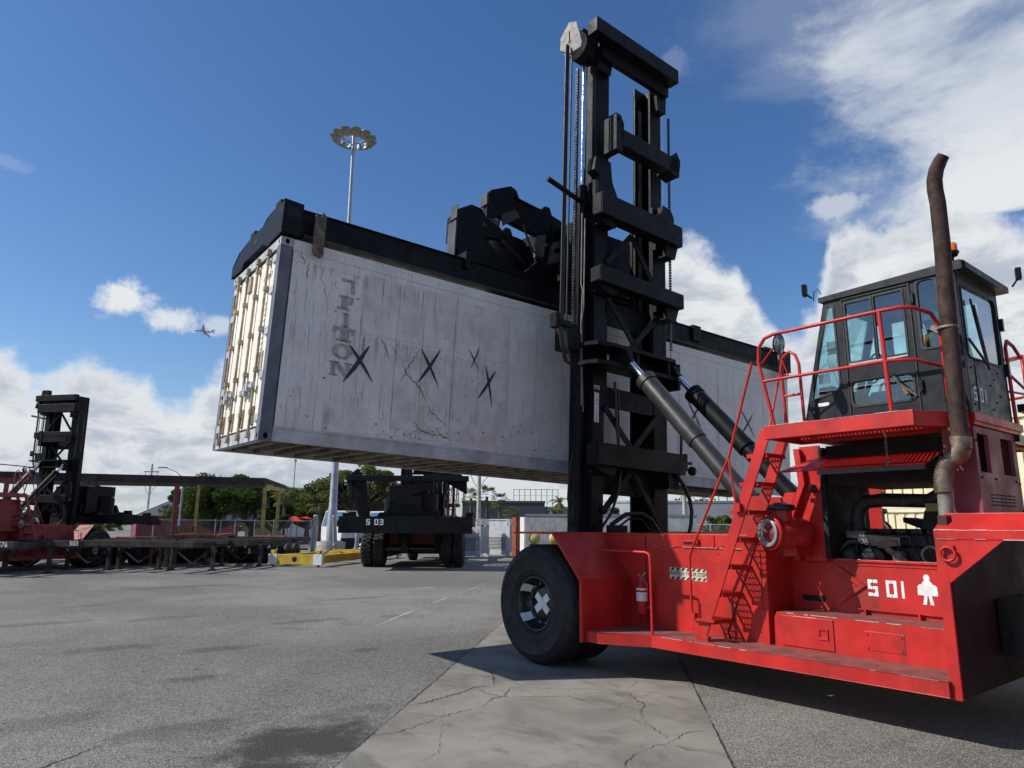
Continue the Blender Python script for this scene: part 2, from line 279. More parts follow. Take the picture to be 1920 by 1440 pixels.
# ------------------------------------------------------------------ mesh builder
class MB:
    def __init__(s, off=(0, 0, 0)): s.v = []; s.f = []; s.s = []; s.off = Vector(off)
    def add(s, vs, fs, smooth=False):
        b = len(s.v); s.v += [Vector(p)-s.off for p in vs]; s.f += [tuple(i+b for i in f) for f in fs]; s.s += [smooth]*len(fs); return s
    def box(s, x0, x1, y0, y1, z0, z1):
        v = [(x, y, z) for z in (z0, z1) for y in (y0, y1) for x in (x0, x1)]
        return s.add(v, [(0, 2, 3, 1), (4, 5, 7, 6), (0, 1, 5, 4), (2, 6, 7, 3), (0, 4, 6, 2), (1, 3, 7, 5)])
    def hexa(s, a, b):   # two quads (bottom, top) joined
        return s.add(list(a)+list(b), [(3, 2, 1, 0), (4, 5, 6, 7)]+[(i, (i+1) % 4, (i+1) % 4+4, i+4) for i in range(4)])
    def bar(s, p0, p1, w, h, up=(0, 0, 1)):
        p0 = Vector(p0); p1 = Vector(p1); d = (p1-p0).normalized(); up = Vector(up)
        if abs(d.dot(up)) > .98: up = Vector((1, 0, 0))
        a = d.cross(up).normalized(); u = a.cross(d).normalized(); a *= w/2; u *= h/2
        return s.hexa([p0-a-u, p0+a-u, p0+a+u, p0-a+u], [p1-a-u, p1+a-u, p1+a+u, p1-a+u])
    def prism(s, poly, ax, a0, a1, holes=()):
        def P(q, a):
            if ax == 'x': return (a, q[0], q[1])
            if ax == 'y': return (q[0], a, q[1])
            return (q[0], q[1], a)
        loops = [list(poly)]+[list(h) for h in holes]
        flat = [q for l in loops for q in l]; n = len(flat)
        tris = tessellate_polygon([[Vector((q[0], q[1], 0)) for q in l] for l in loops])
        v = [P(q, a0) for q in flat]+[P(q, a1) for q in flat]
        f = [tuple(t) for t in tris]+[tuple(i+n for i in reversed(t)) for t in tris]
        b = 0
        for l in loops:
            k = len(l)
            for i in range(k): f.append((b+i, b+(i+1) % k, b+(i+1) % k+n, b+i+n))
            b += k
        return s.add(v, f)
    def tube(s, path, r, n=8, closed=False):
        P = [Vector(p) for p in path]; k = len(P); rr = r if isinstance(r, (list, tuple)) else [r]*k
        vs = []; t0 = (P[1]-P[0]).normalized(); up = Vector((0, 0, 1)) if abs(t0.z) < .9 else Vector((1, 0, 0)); a = t0.cross(up).normalized()
        for i in range(k):
            t = ((P[min(i+1, k-1)]-P[max(i-1, 0)])).normalized()
            a = (a-t*a.dot(t)).normalized(); b = t.cross(a)
            for j in range(n): th = 2*pi*j/n; vs.append(P[i]+(a*cos(th)+b*sin(th))*rr[i])
        fs = [(i*n+j, i*n+(j+1) % n, (i+1)*n+(j+1) % n, (i+1)*n+j) for i in range(k-1) for j in range(n)]
        s.add(vs, fs, True); s.add(vs[:n], [tuple(reversed(range(n)))]); return s.add(vs[-n:], [tuple(range(n))])
    def lathe(s, prof, c, axis=(1, 0, 0), n=32, smooth=True):
        c = Vector(c); ax = Vector(axis).normalized(); a = ax.orthogonal().normalized(); b = ax.cross(a)
        vs = [c+ax*h+(a*cos(2*pi*j/n)+b*sin(2*pi*j/n))*r for r, h in prof for j in range(n)]
        fs = [(i*n+j, i*n+(j+1) % n, (i+1)*n+(j+1) % n, (i+1)*n+j) for i in range(len(prof)-1) for j in range(n)]
        return s.add(vs, fs, smooth)
    def cyl(s, p0, p1, r0, r1=None, n=16):
        p0 = Vector(p0); p1 = Vector(p1); r1 = r0 if r1 is None else r1; L = (p1-p0).length
        s.lathe([(r0, 0), (r1, L)], p0, p1-p0, n)
        k = len(s.v); base = k-2*n
        s.v += [x.copy() for x in s.v[base:k]]
        s.f += [tuple(k+j for j in reversed(range(n))), tuple(k+n+j for j in range(n))]; s.s += [False, False]; return s
    def xform(s, M, i0=0):
        for i in range(i0, len(s.v)): s.v[i] = M @ s.v[i]
        return s
    def islands(s, tol=.012):
        n = len(s.v); par = list(range(n))
        def fd(i):
            while par[i] != i: par[i] = par[par[i]]; i = par[i]
            return i
        for f in s.f:
            a = fd(f[0])
            for i in f[1:]:
                b = fd(i)
                if a != b: par[b] = a
        g = {}
        for k, f in enumerate(s.f): g.setdefault(fd(f[0]), []).append(k)
        G = []
        for fs in g.values():
            vi = {i for k in fs for i in s.f[k]}; P = [s.v[i] for i in vi]
            G.append([fs, [min(p[a] for p in P)-tol for a in range(3)], [max(p[a] for p in P)+tol for a in range(3)]])
        if len(G) > 60: return None
        ch = True
        while ch:
            ch = False
            for i in range(len(G)):
                for j in range(i+1, len(G)):
                    A, B_ = G[i], G[j]
                    if all(A[1][a] <= B_[2][a] and B_[1][a] <= A[2][a] for a in range(3)):
                        G[i] = [A[0]+B_[0], [min(A[1][a], B_[1][a]) for a in range(3)], [max(A[2][a], B_[2][a]) for a in range(3)]]; del G[j]; ch = True; break
                if ch: break
        return [x[0] for x in G]
    def build(s, name, m, parent=None, bevel=0.0, kind=None, one=False, **tags):
        s.parts = []
        if not one and kind is None and parent is not None and not any(w in name for w in ('letter', 'number', 'mark', 'print', 'emblem', 'grating', 'crack')):
            G = s.islands()
            if G and 1 < len(G) <= 40:
                for fs in G:
                    q = MB(); mp = {}
                    for k in fs:
                        for i in s.f[k]:
                            if i not in mp: mp[i] = len(q.v); q.v.append(s.v[i])
                        q.f.append(tuple(mp[i] for i in s.f[k])); q.s.append(s.s[k])
                    s.parts.append(q.build(name, m, parent, bevel, None, True))
                return s.parts[0]
        o = s._build(name, m, parent, bevel, kind, **tags); s.parts = [o]; return o
    def _build(s, name, m, parent=None, bevel=0.0, kind=None, **tags):
        me = bpy.data.meshes.new(name); me.from_pydata([tuple(p) for p in s.v], [], s.f)
        me.polygons.foreach_set('use_smooth', s.s); me.materials.append(m); me.validate(); me.update()
        o = bpy.data.objects.new(name, me); col.objects.link(o)
        if parent: o.parent = parent
        if bevel:
            md = o.modifiers.new('bevel', 'BEVEL'); md.width = bevel; md.segments = 2; md.limit_method = 'ANGLE'; md.angle_limit = R_(40)
        if kind: o['kind'] = kind
        for k, v in tags.items(): o[k] = v
        return o
def thing(name, label, cat, loc=(0, 0, 0), rz=0.0, group=None, rot=None):
    o = bpy.data.objects.new(name, None); col.objects.link(o); o.location = loc; o.rotation_euler = rot or (0, 0, rz)
    o['label'] = label; o['category'] = cat; o.empty_display_size = .3
    if group: o['group'] = group
    return o
def tag(o, label, cat, group=None):
    o['label'] = label; o['category'] = cat
    if group: o['group'] = group
    return o
def struct(o): o['kind'] = 'structure'; return o
def copy_tree(o, parent=None):
    c = o.copy(); col.objects.link(c); c.parent = parent
    for ch in list(o.children): copy_tree(ch, c)
    return c
def rrect(x0, x1, z0, z1, r, k=4):
    out = []
    for cx, cz, a0 in ((x1-r, z1-r, 0), (x0+r, z1-r, 90), (x0+r, z0+r, 180), (x1-r, z0+r, 270)):
        for i in range(k+1):
            a = R_(a0+90*i/k); out.append((cx+r*cos(a), cz+r*sin(a)))
    return out
def rpoly(pts, r, k=3):   # rounded polygon
    out = []; n = len(pts)
    for i in range(n):
        p = Vector(pts[i]).to_2d(); a = Vector(pts[i-1]).to_2d(); b = Vector(pts[(i+1) % n]).to_2d()
        da = (a-p).normalized(); db = (b-p).normalized(); rr = min(r, (a-p).length*.45, (b-p).length*.45)
        s0 = p+da*rr; s1 = p+db*rr
        for j in range(k+1):
            t = j/k; q = s0*(1-t)**2+p*2*t*(1-t)+s1*t*t; out.append((q.x, q.y))
    return out
_tc = {}
def text_geo(txt, size, bold=.0):
    key = (txt, bold)
    if key not in _tc:
        cu = bpy.data.curves.new('t', 'FONT'); cu.body = txt; cu.size = 1; cu.offset = bold; cu.align_x = 'CENTER'; cu.align_y = 'CENTER'; cu.resolution_u = 2
        ob = bpy.data.objects.new('t', cu); col.objects.link(ob); dg = bpy.context.evaluated_depsgraph_get(); dg.update()
        me = bpy.data.meshes.new_from_object(ob.evaluated_get(dg))
        _tc[key] = ([v.co.copy() for v in me.vertices], [tuple(p.vertices) for p in me.polygons])
        bpy.data.objects.remove(ob); bpy.data.curves.remove(cu); bpy.data.meshes.remove(me)
    vs, fs = _tc[key]; return [v*size for v in vs], fs
def put_text(mb, txt, size, o, ex, ey, bold=.0, sx=1.0):
    vs, fs = text_geo(txt, size, bold); o = Vector(o); ex = Vector(ex); ey = Vector(ey)
    mb.add([o+ex*(v.x*sx)+ey*v.y for v in vs], fs); return mb
# block glyphs for stencils and slab lettering: rectangles in a unit box
ST = {'S': [(.0, .47, .80, 1), (.53, 1, .80, 1), (0, .28, .42, .80), (.28, .47, .42, .6), (.53, 1, .42, .6), (.72, 1, .2, .42), (.0, .47, 0, .2), (.53, 1, 0, .2)],
      '0': [(0, .28, .0, 1), (.72, 1, .0, 1), (.28, .47, .82, 1), (.53, .72, .82, 1), (.28, .47, 0, .18), (.53, .72, 0, .18)],
      '1': [(.4, .7, 0, 1)], '3': [(0, .92, .82, 1), (.1, .9, .42, .58), (0, .92, 0, .18), (.72, 1, .08, .46), (.72, 1, .54, .92)],
      '5': [(0, 1, .82, 1), (0, .27, .5, .84), (0, .9, .42, .58), (.74, 1, .1, .5), (0, .9, 0, .18)],
      '7': [(0, 1, .82, 1), (.55, .82, 0, .82)], '6': [(0, .27, .08, .92), (.1, 1, .82, 1), (.1, .95, 0, .18), (.2, .95, .42, .58), (.74, 1, .1, .5)]}
def stencil(mb, txt, o, ex, ey, w, h, gap):
    o = Vector(o); ex = Vector(ex); ey = Vector(ey); x = 0
    for ch in txt:
        if ch != ' ':
            for (a, b, c, d) in ST[ch]:
                mb.add([o+ex*(x+a*w)+ey*(c*h), o+ex*(x+b*w)+ey*(c*h), o+ex*(x+b*w)+ey*(d*h), o+ex*(x+a*w)+ey*(d*h)], [(0, 1, 2, 3)])
            x += w+gap
        else: x += w*.75
    return mb

# ================================================================== GROUND
g = MB(); g.box(-700, 900, -500, 1600, -.5, 0); struct(g.build('ground', ASPH))
sdx, sdy = .7335, .6797
def alongs(px, py, t): return (px+sdx*t, py+sdy*t)
a = alongs(2.9, 5.92, -9); b = alongs(2.9, 5.92, 34); c = alongs(5.58, 3.86, 34); d = alongs(5.58, 3.86, -9)
g = MB(); g.add([(*a, .004), (*d, .004), (*c, .004), (*b, .004)], [(0, 1, 2, 3)]); struct(g.build('concrete_strip', SLAB))
CR = [[(4.43,7.37),(4.59,7.32),(5.01,7.41),(5.28,7.48),(5.61,7.61),(5.83,7.52)],[(5.83,7.52),(6.15,7.94),(6.33,8.26),(6.79,8.55),(7.37,9.11)],[(4.29,7.16),(4.37,6.88),(4.5,6.7),(4.69,6.74),(5.1,6.8),(5.46,7.03),(5.6,7.01),(5.95,7.35)],[(4.5,6.7),(4.23,6.6),(3.9,6.5),(3.75,6.5),(3.55,6.53)],[(4.41,6.64),(4.37,6.46),(4.15,6.19),(3.99,5.97),(3.83,5.72),(3.6,5.61),(3.46,5.49)],[(3.88,6.43),(4.01,6.27),(4.11,6.15)],[(5.27,8.05),(5.47,7.84),(5.71,7.62)],[(5.62,8.39),(6.02,8.24),(6.17,7.92),(6.32,7.81)],[(5.57,7.55),(5.51,7.21),(5.57,7.04)],[(5.97,7.33),(6.24,7.07),(6.49,6.83),(6.75,6.6),(7.01,6.36)],[(7.01,6.36),(7.58,6.64)],[(6.96,6.32),(6.77,5.99),(6.62,5.74),(6.34,5.55),(6.08,5.25),(5.92,4.98),(5.75,4.64)],[(5.75,4.64),(5.58,4.64),(5.41,4.64),(5.17,4.59),(4.99,4.52),(4.83,4.42)],[(5.75,4.64),(5.98,4.72),(6.2,4.71),(6.33,4.63)],[(6.47,6.81),(6.22,6.56),(6.19,6.21),(6.15,5.79),(6.05,5.45),(5.97,5.1),(5.92,4.98)],[(5.67,6.96),(5.94,6.74),(6.19,6.54)],[(6.8,6.04),(7.01,6.03),(7.2,6.09)],[(6.98,6.34),(7.12,6.16),(7.27,5.96)],[(8.04,6.2),(7.71,5.91)],[(5.68,4.55),(5.63,4.37),(5.7,4.31)],[(9.8,8.67),(9.34,8.4),(9.06,8.17)],[(8.78,8.24),(8.07,7.63),(7.58,7.33),(7.14,6.97)]]
rc = random.Random(3)
def crack(mb, pts, w, z, jit=.018):
    P = []
    for i in range(len(pts)-1):
        a, b = Vector(pts[i]), Vector(pts[i+1]); n = max(2, int((b-a).length/.035)); pr = Vector((-(b-a).y, (b-a).x)).normalized()
        for k in range(n): P.append(a.lerp(b, k/n)+pr*(rc.uniform(-jit, jit) if (k or i) else 0))
    P.append(Vector(pts[-1])); vs = []; m = len(P); wl = w
    for i, p in enumerate(P):
        q = P[min(i+1, m-1)]-P[max(i-1, 0)]; pr = Vector((-q.y, q.x)).normalized()
        wl = max(.0012, min(w*1.6, wl+rc.uniform(-.3, .3)*w)); ww = wl*min(1, .25+4*min(i, m-1-i)/m)
        vs += [(*(p+pr*ww), z), (*(p-pr*ww*rc.uniform(.4, 1)), z)]
    mb.add(vs, [(2*i, 2*i+1, 2*i+3, 2*i+2) for i in range(m-1)])
g = MB()
for i, c_ in enumerate(CR): crack(g, c_, .0065 if i in (4, 12, 2, 1, 0) else .0035, .008, .024)
for (sx, sy, t0, t1, wj) in ((2.9, 5.92, -9, 34, .006), (5.58, 3.86, -9, 34, .009)):
    crack(g, [alongs(sx, sy, t0+k*(t1-t0)/40) for k in range(41)], wj, .0085, .006)
struct(g.build('pavement_cracks', CRK))
g = MB(); crack(g, [(1.55, 20.87), (2.83, 20.46), (3.58, 20.73), (4.62, 21.59)], .02, .004, .03); crack(g, [(.4, 6.4), (1.0, 7.4), (1.5, 7.8)], .006, .004)
struct(g.build('asphalt_cracks', CRK))
g = MB()
for P in ([(7.25, 13.26), (8.3, 14.23), (10.0, 15.76), (12.44, 17.92), (15.55, 20.52)], [(11.32, 19.81), (12.27, 20.05), (13.52, 20.48)]):
    crack(g, P, .045, .004, .012)
struct(g.build('painted_line', LINEP))
rr = random.Random(11)
pebs = MB()
for i in range(420):
    x = rr.uniform(-1, 8.5); y = rr.uniform(3, 14); s_ = rr.uniform(.002, .0065)
    pebs.box(x-s_, x+s_, y-s_*rr.uniform(.6, 1), y+s_, .0, s_*.9+.004)
pebs.build('loose_grit', mat('grit', (.24, .23, .21), .9), kind='stuff')
lf = MB(); lf.add([(3.1, 10.9, .006), (3.16, 10.92, .02), (3.22, 10.9, .008), (3.16, 10.86, .012)], [(0, 1, 2, 3)])
tag(lf.build('dry_leaf', mat('dry_leaf', (.35, .2, .09), .8)), 'small brown dry leaf lying on the open grey asphalt', 'leaf')
pb = MB(); pb.prism([(1.02, 7.0), (1.12, 6.98), (1.17, 7.03), (1.08, 7.06)], 'z', .001, .02)
tag(pb.build('stone_chip', CONC), 'pale flat stone chip on the asphalt at the lower left', 'stone')

# ================================================================== REEFER CONTAINER
L_, W_, H_ = 12.192, 2.438, 2.896
CROT = (R_(1.04), R_(1.887), R_(-3.054)); CLOC = (3.2516, 9.3806, 3.1083)
ct = thing('shipping_container', 'long white refrigerated shipping container with dark cross marks hanging from the lifting mast', 'shipping container', CLOC, rot=CROT)
m = MB()
m.box(.19, L_-.19, .012, .05, .17, H_-.17)            # side skin backing
m.box(.19, L_-.19, W_-.05, W_-.012, .17, H_-.17); m.box(.05, L_-.05, .05, W_-.05, H_-.06, H_-.03); m.box(L_-.06, L_-.03, .05, W_-.05, .17, H_-.1)
m.build('body_shell', CONT, ct)
rp = random.Random(5)
xs = [.19, 1.12, 1.72, 2.34, 2.95, 3.55, 4.15, 4.75, 5.35, 5.95, 6.55, 7.15, 7.75, 8.35, 8.95, 9.55, 10.15, 10.75, 11.35, L_-.17]
for i in range(len(xs)-1):
    dy = rp.uniform(0, .004)
    m = MB(); m.box(xs[i]+.003, xs[i+1]-.003, .002+dy, .014, .205, H_-.165); m.build('side_panel', CONT, ct, bevel=.002)
PATCH = mat('yellowed_white_patch_paint', (.64, .62, .57), .6, var=.1, scale=-3, dirt=(.36, .29, .21), dirt_amt=.55, dscale=3.5, streak=(.34, .25, .17), bump=.1, bscale=5)
SEAM = mat('dirty_seam', (.16, .13, .10), .9)
for (x0, x1, z0, z1) in ((1.30, 2.92, 1.74, 2.66), (2.95, 4.0, 1.72, 2.62), (1.9, 2.95, .35, 1.7), (.85, 1.5, .22, .62), (2.96, 4.05, .3, 1.66)):
    m = MB(); m.box(x0, x1, -.003, .004, z0, z1); m.build('repair_patch', PATCH, ct, bevel=.0015)
for y0, y1 in ((-.002, .06), (W_-.06, W_+.002)):
    m = MB(); m.box(.18, L_-.18, y0, y1, .0, .17); m.box(.18, L_-.18, y0-.008 if y0 < 0 else y0, y1, .17, .203); m.build('bottom_rail', mat('scuffed_white_rail', (.46, .46, .46), .6, var=.15, scale=-3, dirt=(.3, .27, .22), dirt_amt=.6), ct, bevel=.004)
    m = MB(); m.box(.18, L_-.18, y0, y1, H_-.163, H_); m.build('top_rail', CONT, ct, bevel=.004)
rs = random.Random(12)
for x in (1.30, 1.9, 2.35, 2.92, 3.4, 4.0, 4.6, 5.2, 7.6, 8.3, 8.9, 9.6, 10.4, 11.2):
    m = MB(); c2 = MB(); crack(c2, [(x, 2.6-rs.uniform(0, .3)), (x+rs.uniform(-.01, .01), 1.4), (x, .28+rs.uniform(0, .4))], rs.uniform(.0016, .004), 0, .002); m.add([(v.x, -.0058, v.y) for v in c2.v], c2.f); m.build('side_seam', SEAM, ct)
STK = mat('rust_run', (.30, .19, .11), .85, var=.3, scale=-12)
m = MB()
for k in range(95):
    x = .25+abs(rs.gauss(0, 1.9)); z1 = rs.choice((2.6, 2.62, 1.72, 1.68, rs.uniform(.5, 2.5), .8)); l = rs.uniform(.06, .5)*(1 if z1 > 1 else .6); w = rs.uniform(.0012, .0045)
    if x > 5.5: continue
    y = -.0062; zz = [z1-l*t for t in (0, .3, .7, 1)]; xx = [x+rs.uniform(-.006, .006) for _ in zz]; ww = [w*.5, w, w*.7, w*.15]
    m.add([(xx[i]+s2*ww[i], y, zz[i]) for i in range(4) for s2 in (-1, 1)], [(2*i, 2*i+1, 2*i+3, 2*i+2) for i in range(3)])
for k in range(130):   # flaked spots
    x = rs.choice((rs.uniform(.3, 6.0), rs.gauss(2.4, .6), rs.gauss(4.2, .8))); z = rs.choice((rs.uniform(.22, .75), rs.uniform(.22, .5), rs.uniform(.3, 2.5)))
    if not .25 < x < 11.8: continue
    r0 = rs.uniform(.004, .02); n_ = 6; m.add([(x+r0*rs.uniform(.4, 1.7)*cos(2*pi*i/n_), -.0064, z+r0*rs.uniform(.3, 1)*sin(2*pi*i/n_)) for i in range(n_)], [tuple(range(n_))])
m.build('rust_runs', STK, ct, kind='stuff')
for z in (.26, 2.58):   # rivet / seam strip
    m = MB(); m.box(.2, L_-.19, -.002, .003, z, z+.012); m.build('seam_strip', CONT, ct)
# corner posts and castings
for x0 in (0, L_-.17):
    for y0 in (0, W_-.16):
        m = MB(); m.box(x0, x0+.17, y0, y0+.16, .118, H_-.118); m.build('corner_post', POSTG if x0 == 0 else CONT, ct, bevel=.004)
        for z0 in (0, H_-.118):
            hole = [(x0+.09+.032*cos(a*pi/8), z0+.062+.042*sin(a*pi/8)) for a in range(16)]
            holy = [(y0+.08+.028*cos(a*pi/8), z0+.062+.042*sin(a*pi/8)) for a in range(16)]
            e = .003; X0, X1, Y0, Y1, Z0, Z1 = x0-e if x0 == 0 else x0, x0+.178+(e if x0 else 0), y0-e if y0 == 0 else y0, y0+.162+(e if y0 else 0), z0, z0+.118
            m = MB(); m.prism([(X0, Z0), (X1, Z0), (X1, Z1), (X0, Z1)], 'y', Y0, Y0+.012, [hole]); m.prism([(X0, Z0), (X1, Z0), (X1, Z1), (X0, Z1)], 'y', Y1-.012, Y1, [hole])
            m.prism([(Y0+.0125, Z0), (Y1-.0125, Z0), (Y1-.0125, Z1), (Y0+.0125, Z1)], 'x', X0, X0+.012, [holy]); m.prism([(Y0+.0125, Z0), (Y1-.0125, Z0), (Y1-.0125, Z1), (Y0+.0125, Z1)], 'x', X1-.012, X1, [holy])
            m.box(X0+.0125, X1-.0125, Y0+.0125, Y1-.0125, Z0, Z0+.01); m.box(X0+.0125, X1-.0125, Y0+.0125, Y1-.0125, Z1-.01, Z1)
            o = m.build('corner_casting', RAILG if z0 else POSTG, ct)
            m = MB(); m.box(X0+.05, X1-.05, Y0+.05, Y1-.05, Z0+.012, Z1-.012); m.build('casting_shade_block', DKBLK, o)  # dark block that paints the shade inside the casting holes
# door end frame
m = MB(); m.box(-.002, .12, .165, W_-.165, .0, .16); m.build('door_sill', RAILG, ct, bevel=.004)
m = MB(); m.box(-.002, .12, .165, W_-.165, H_-.14, H_); m.build('door_header', RAILG, ct, bevel=.004)
for y0, y1 in ((.168, 1.214), (1.224, W_-.168)):
    dr = MB().box(.022, .08, y0, y1, .165, H_-.145).build('door_leaf', DOORC, ct, bevel=.006)
    m = MB(); m.box(.012, .024, y0+.01, y1-.01, .18, .2); m.box(.012, .024, y0+.01, y1-.01, H_-.18, H_-.16); m.build('door_gasket', BLK, dr)
    for f in (.27, .76):
        y = y0+(y1-y0)*f; x = -.02
        ld = MB().tube([(x, y, .10), (x, y, H_-.08)], .019, 10).build('lock_rod', RODM, dr)
        k = MB()
        for z in (.42, 1.02, 1.62, 2.22, 2.62): k.box(x-.025, .023, y-.034, y+.034, z-.035, z+.035)
        for z in (.09, H_-.13): k.box(x-.035, .0, y-.045, y+.045, z-.04, z+.05)
        k.build('rod_bracket', RODM, dr, bevel=.003)
        k = MB(); zz = .78 if f < .5 else .72; s_ = 1 if f < .5 else -1
        k.bar((x-.03, y, zz), (x-.03, y+.34*s_, zz+.05), .016, .035); k.box(x-.045, x+.0, y-.05, y+.05, zz-.03, zz+.05); k.box(x-.05, .0, y+.2*s_-.04, y+.2*s_+.04, zz-.05, zz+.09)
        k.build('lock_handle', RAILG, dr, bevel=.003)
        MB().box(-.006, .023, y-.06, y+.06, .24, .5).build('door_rib', RODM, dr, bevel=.003)
    for z in (.32, .92, 1.55, 2.15, 2.62):
        ye = .165 if y0 < 1 else W_-.165; sg = 1 if y0 < 1 else -1
        MB().box(-.008, .025, min(ye-.05*sg, ye+.13*sg), max(ye-.05*sg, ye+.13*sg), z-.055, z+.055).build('door_hinge', RAILG, dr, bevel=.003)
m = MB()
put_text(m, '432007', .14, (.018, .52, 2.42), (0, -1, 0), (0, 0, 1), .01); put_text(m, '45R1', .12, (.018, .5, 2.2), (0, -1, 0), (0, 0, 1), .005)
for k in range(9): put_text(m, 'KG  34000', .055, (.018, .5, 2.0-k*.085), (0, -1, 0), (0, 0, 1), .002)
m.build('door_lettering', LETG, ct, kind='stuff')
MB().box(.01, .024, .3, .55, 1.0, 1.28).build('door_placard', RODM, ct)
MB().box(-.01, .023, 1.33, 1.5, 2.4, 2.66).build('vent_box', RODM, ct, bevel=.01)
# underside
m = MB(); m.box(.1, L_-.1, .061, W_-.061, .1, .14); m.build('floor_underside', UNDR, ct)
for i in range(34):
    x = .28+i*.345
    MB().box(x, x+.11, .062, W_-.062, .012, .098).build('cross_member', UNDR, ct)
for y in (.85, 1.5): MB().box(L_-3.6, L_-.2, y, y+.1, -.012, .012).build('tunnel_rail', UNDR, ct)
MB().box(L_-4.6, L_-1.6, .28, .72, -.09, .01).build('chassis_runner', WOOD, ct, bevel=.01)
# lettering
GL = {'T1': [(.0, 1, .80, 1), (.70, 1, .0, .8)], 'R': [(.25, .6, .0, 1), (.1, .95, .86, 1), (.0, .78, 0, .12), (.78, .95, .62, .86), (.6, .92, .45, .60)], 'I': [(.45, .78, 0, 1), (.3, .78, .9, 1), (.3, .78, 0, .1)],
      'T2': [(.0, 1, .80, 1), (0, .16, .55, .8), (.84, 1, .55, .8), (.34, .68, 0, .8), (.16, .86, 0, .14)], 'N': [(.1, .3, .0, 1), (0, .42, .9, 1), (0, .42, 0, .1), (.78, .96, .1, 1), (.66, 1.06, .9, 1)]}
m = MB()
for i, (k, zt, x0, w) in enumerate((('T1', 2.50, .95, .20), ('R', 2.24, .90, .26), ('I', 1.98, .94, .20), ('T2', 1.76, .88, .34), ('N', 1.24, .87, .33))):
    for (a, b, c, d) in GL[k]: m.box(x0+a*w, x0+b*w, -.0055, -.004, zt-.21+c*.21, zt-.21+d*.21)
m.add([(.87+.33*x, -.0055, 1.03+.21*z) for x, z in ((.15, 1), (.42, 1), (.98, 0), (.72, 0))], [(0, 1, 2, 3)])
ring = [(1.05+.155*cos(t*pi/14), 1.40+.115*sin(t*pi/14)) for t in range(28)]; hole = [(1.05+.075*cos(t*pi/14), 1.40+.08*sin(t*pi/14)) for t in range(28)]
m.prism(ring, 'y', -.0055, -.004, [hole]); m.build('worn_lettering', LETG, ct)
def stroke(mb, p, q, w0, w1, y=-.008):
    (x0, z0), (x1, z1) = p, q; d = Vector((x1-x0, z1-z0)).normalized(); n = Vector((-d.y, d.x)); vs = []; K = 14
    for i in range(K+1):
        t = i/K; w = (w0+(w1-w0)*t)*(.25+1.5*min(t, 1-t)*1.6 if min(t, 1-t) < .3 else 1)*rc.uniform(.85, 1.15); c = Vector((x0+(x1-x0)*t, z0+(z1-z0)*t))+n*(.012*sin(t*3))
        vs += [(c.x+n.x*w, y, c.y+n.y*w), (c.x-n.x*w, y, c.y-n.y*w)]
    mb.add(vs, [(2*i, 2*i+1, 2*i+3, 2*i+2) for i in range(K)])
for (s1, s2, w) in ((((1.15, 1.52), (1.56, 1.02)), ((1.46, 1.56), (1.10, .96)), .03), (((2.33, 1.68), (2.68, 1.12)), ((2.67, 1.72), (2.31, 1.14)), .027),
                    (((3.20, 1.84), (3.42, 1.50)), ((3.40, 1.90), (3.26, 1.54)), .012), (((3.55, 1.62), (3.71, .95)), ((3.75, 1.56), (3.43, 1.05)), .024),
                    (((8.6, 1.75), (9.05, 1.15)), ((8.98, 1.72), (8.58, 1.2)), .02), (((10.4, 1.78), (10.85, 1.22)), ((10.8, 1.75), (10.36, 1.24)), .02)):
    m = MB(); stroke(m, *s1, w, w*.6); stroke(m, *s2, w*1.1, w*.9, -.009); m.build('sprayed_cross', SPRAY, ct)
m = MB(); SCR = mat('rust_scratch', (.2, .11, .06), .9)
for P in ([(1.62, 1.72), (1.72, 1.60), (1.82, 1.42)], [(1.78, 1.66), (1.95, 1.5), (2.05, 1.36), (2.08, 1.26), (2.28, 1.12), (2.42, .96), (2.5, .86)], [(2.0, 1.42), (2.16, 1.2), (2.32, 1.08), (2.46, .9)], [(2.5, .8), (2.7, .62), (2.95, .5)], [(2.3, .55), (2.36, .42), (2.55, .38)], [(2.7, .48), (2.8, .33), (3.0, .3)], [(.42, 2.6), (.42, 2.35)], [(.62, 2.6), (.62, 2.42), (.7, 2.3), (.72, 2.1)], [(.3, 2.72), (.36, 2.56)], [(1.9, .4), (2.9, .36)], [(2.3, 1.66), (2.0, 1.1)]):
    c2 = MB(); crack(c2, P, .0045, 0, .02); m.add([(v.x, -.0065, v.y) for v in c2.v], c2.f)
m.build('scrape_marks', SCR, ct)

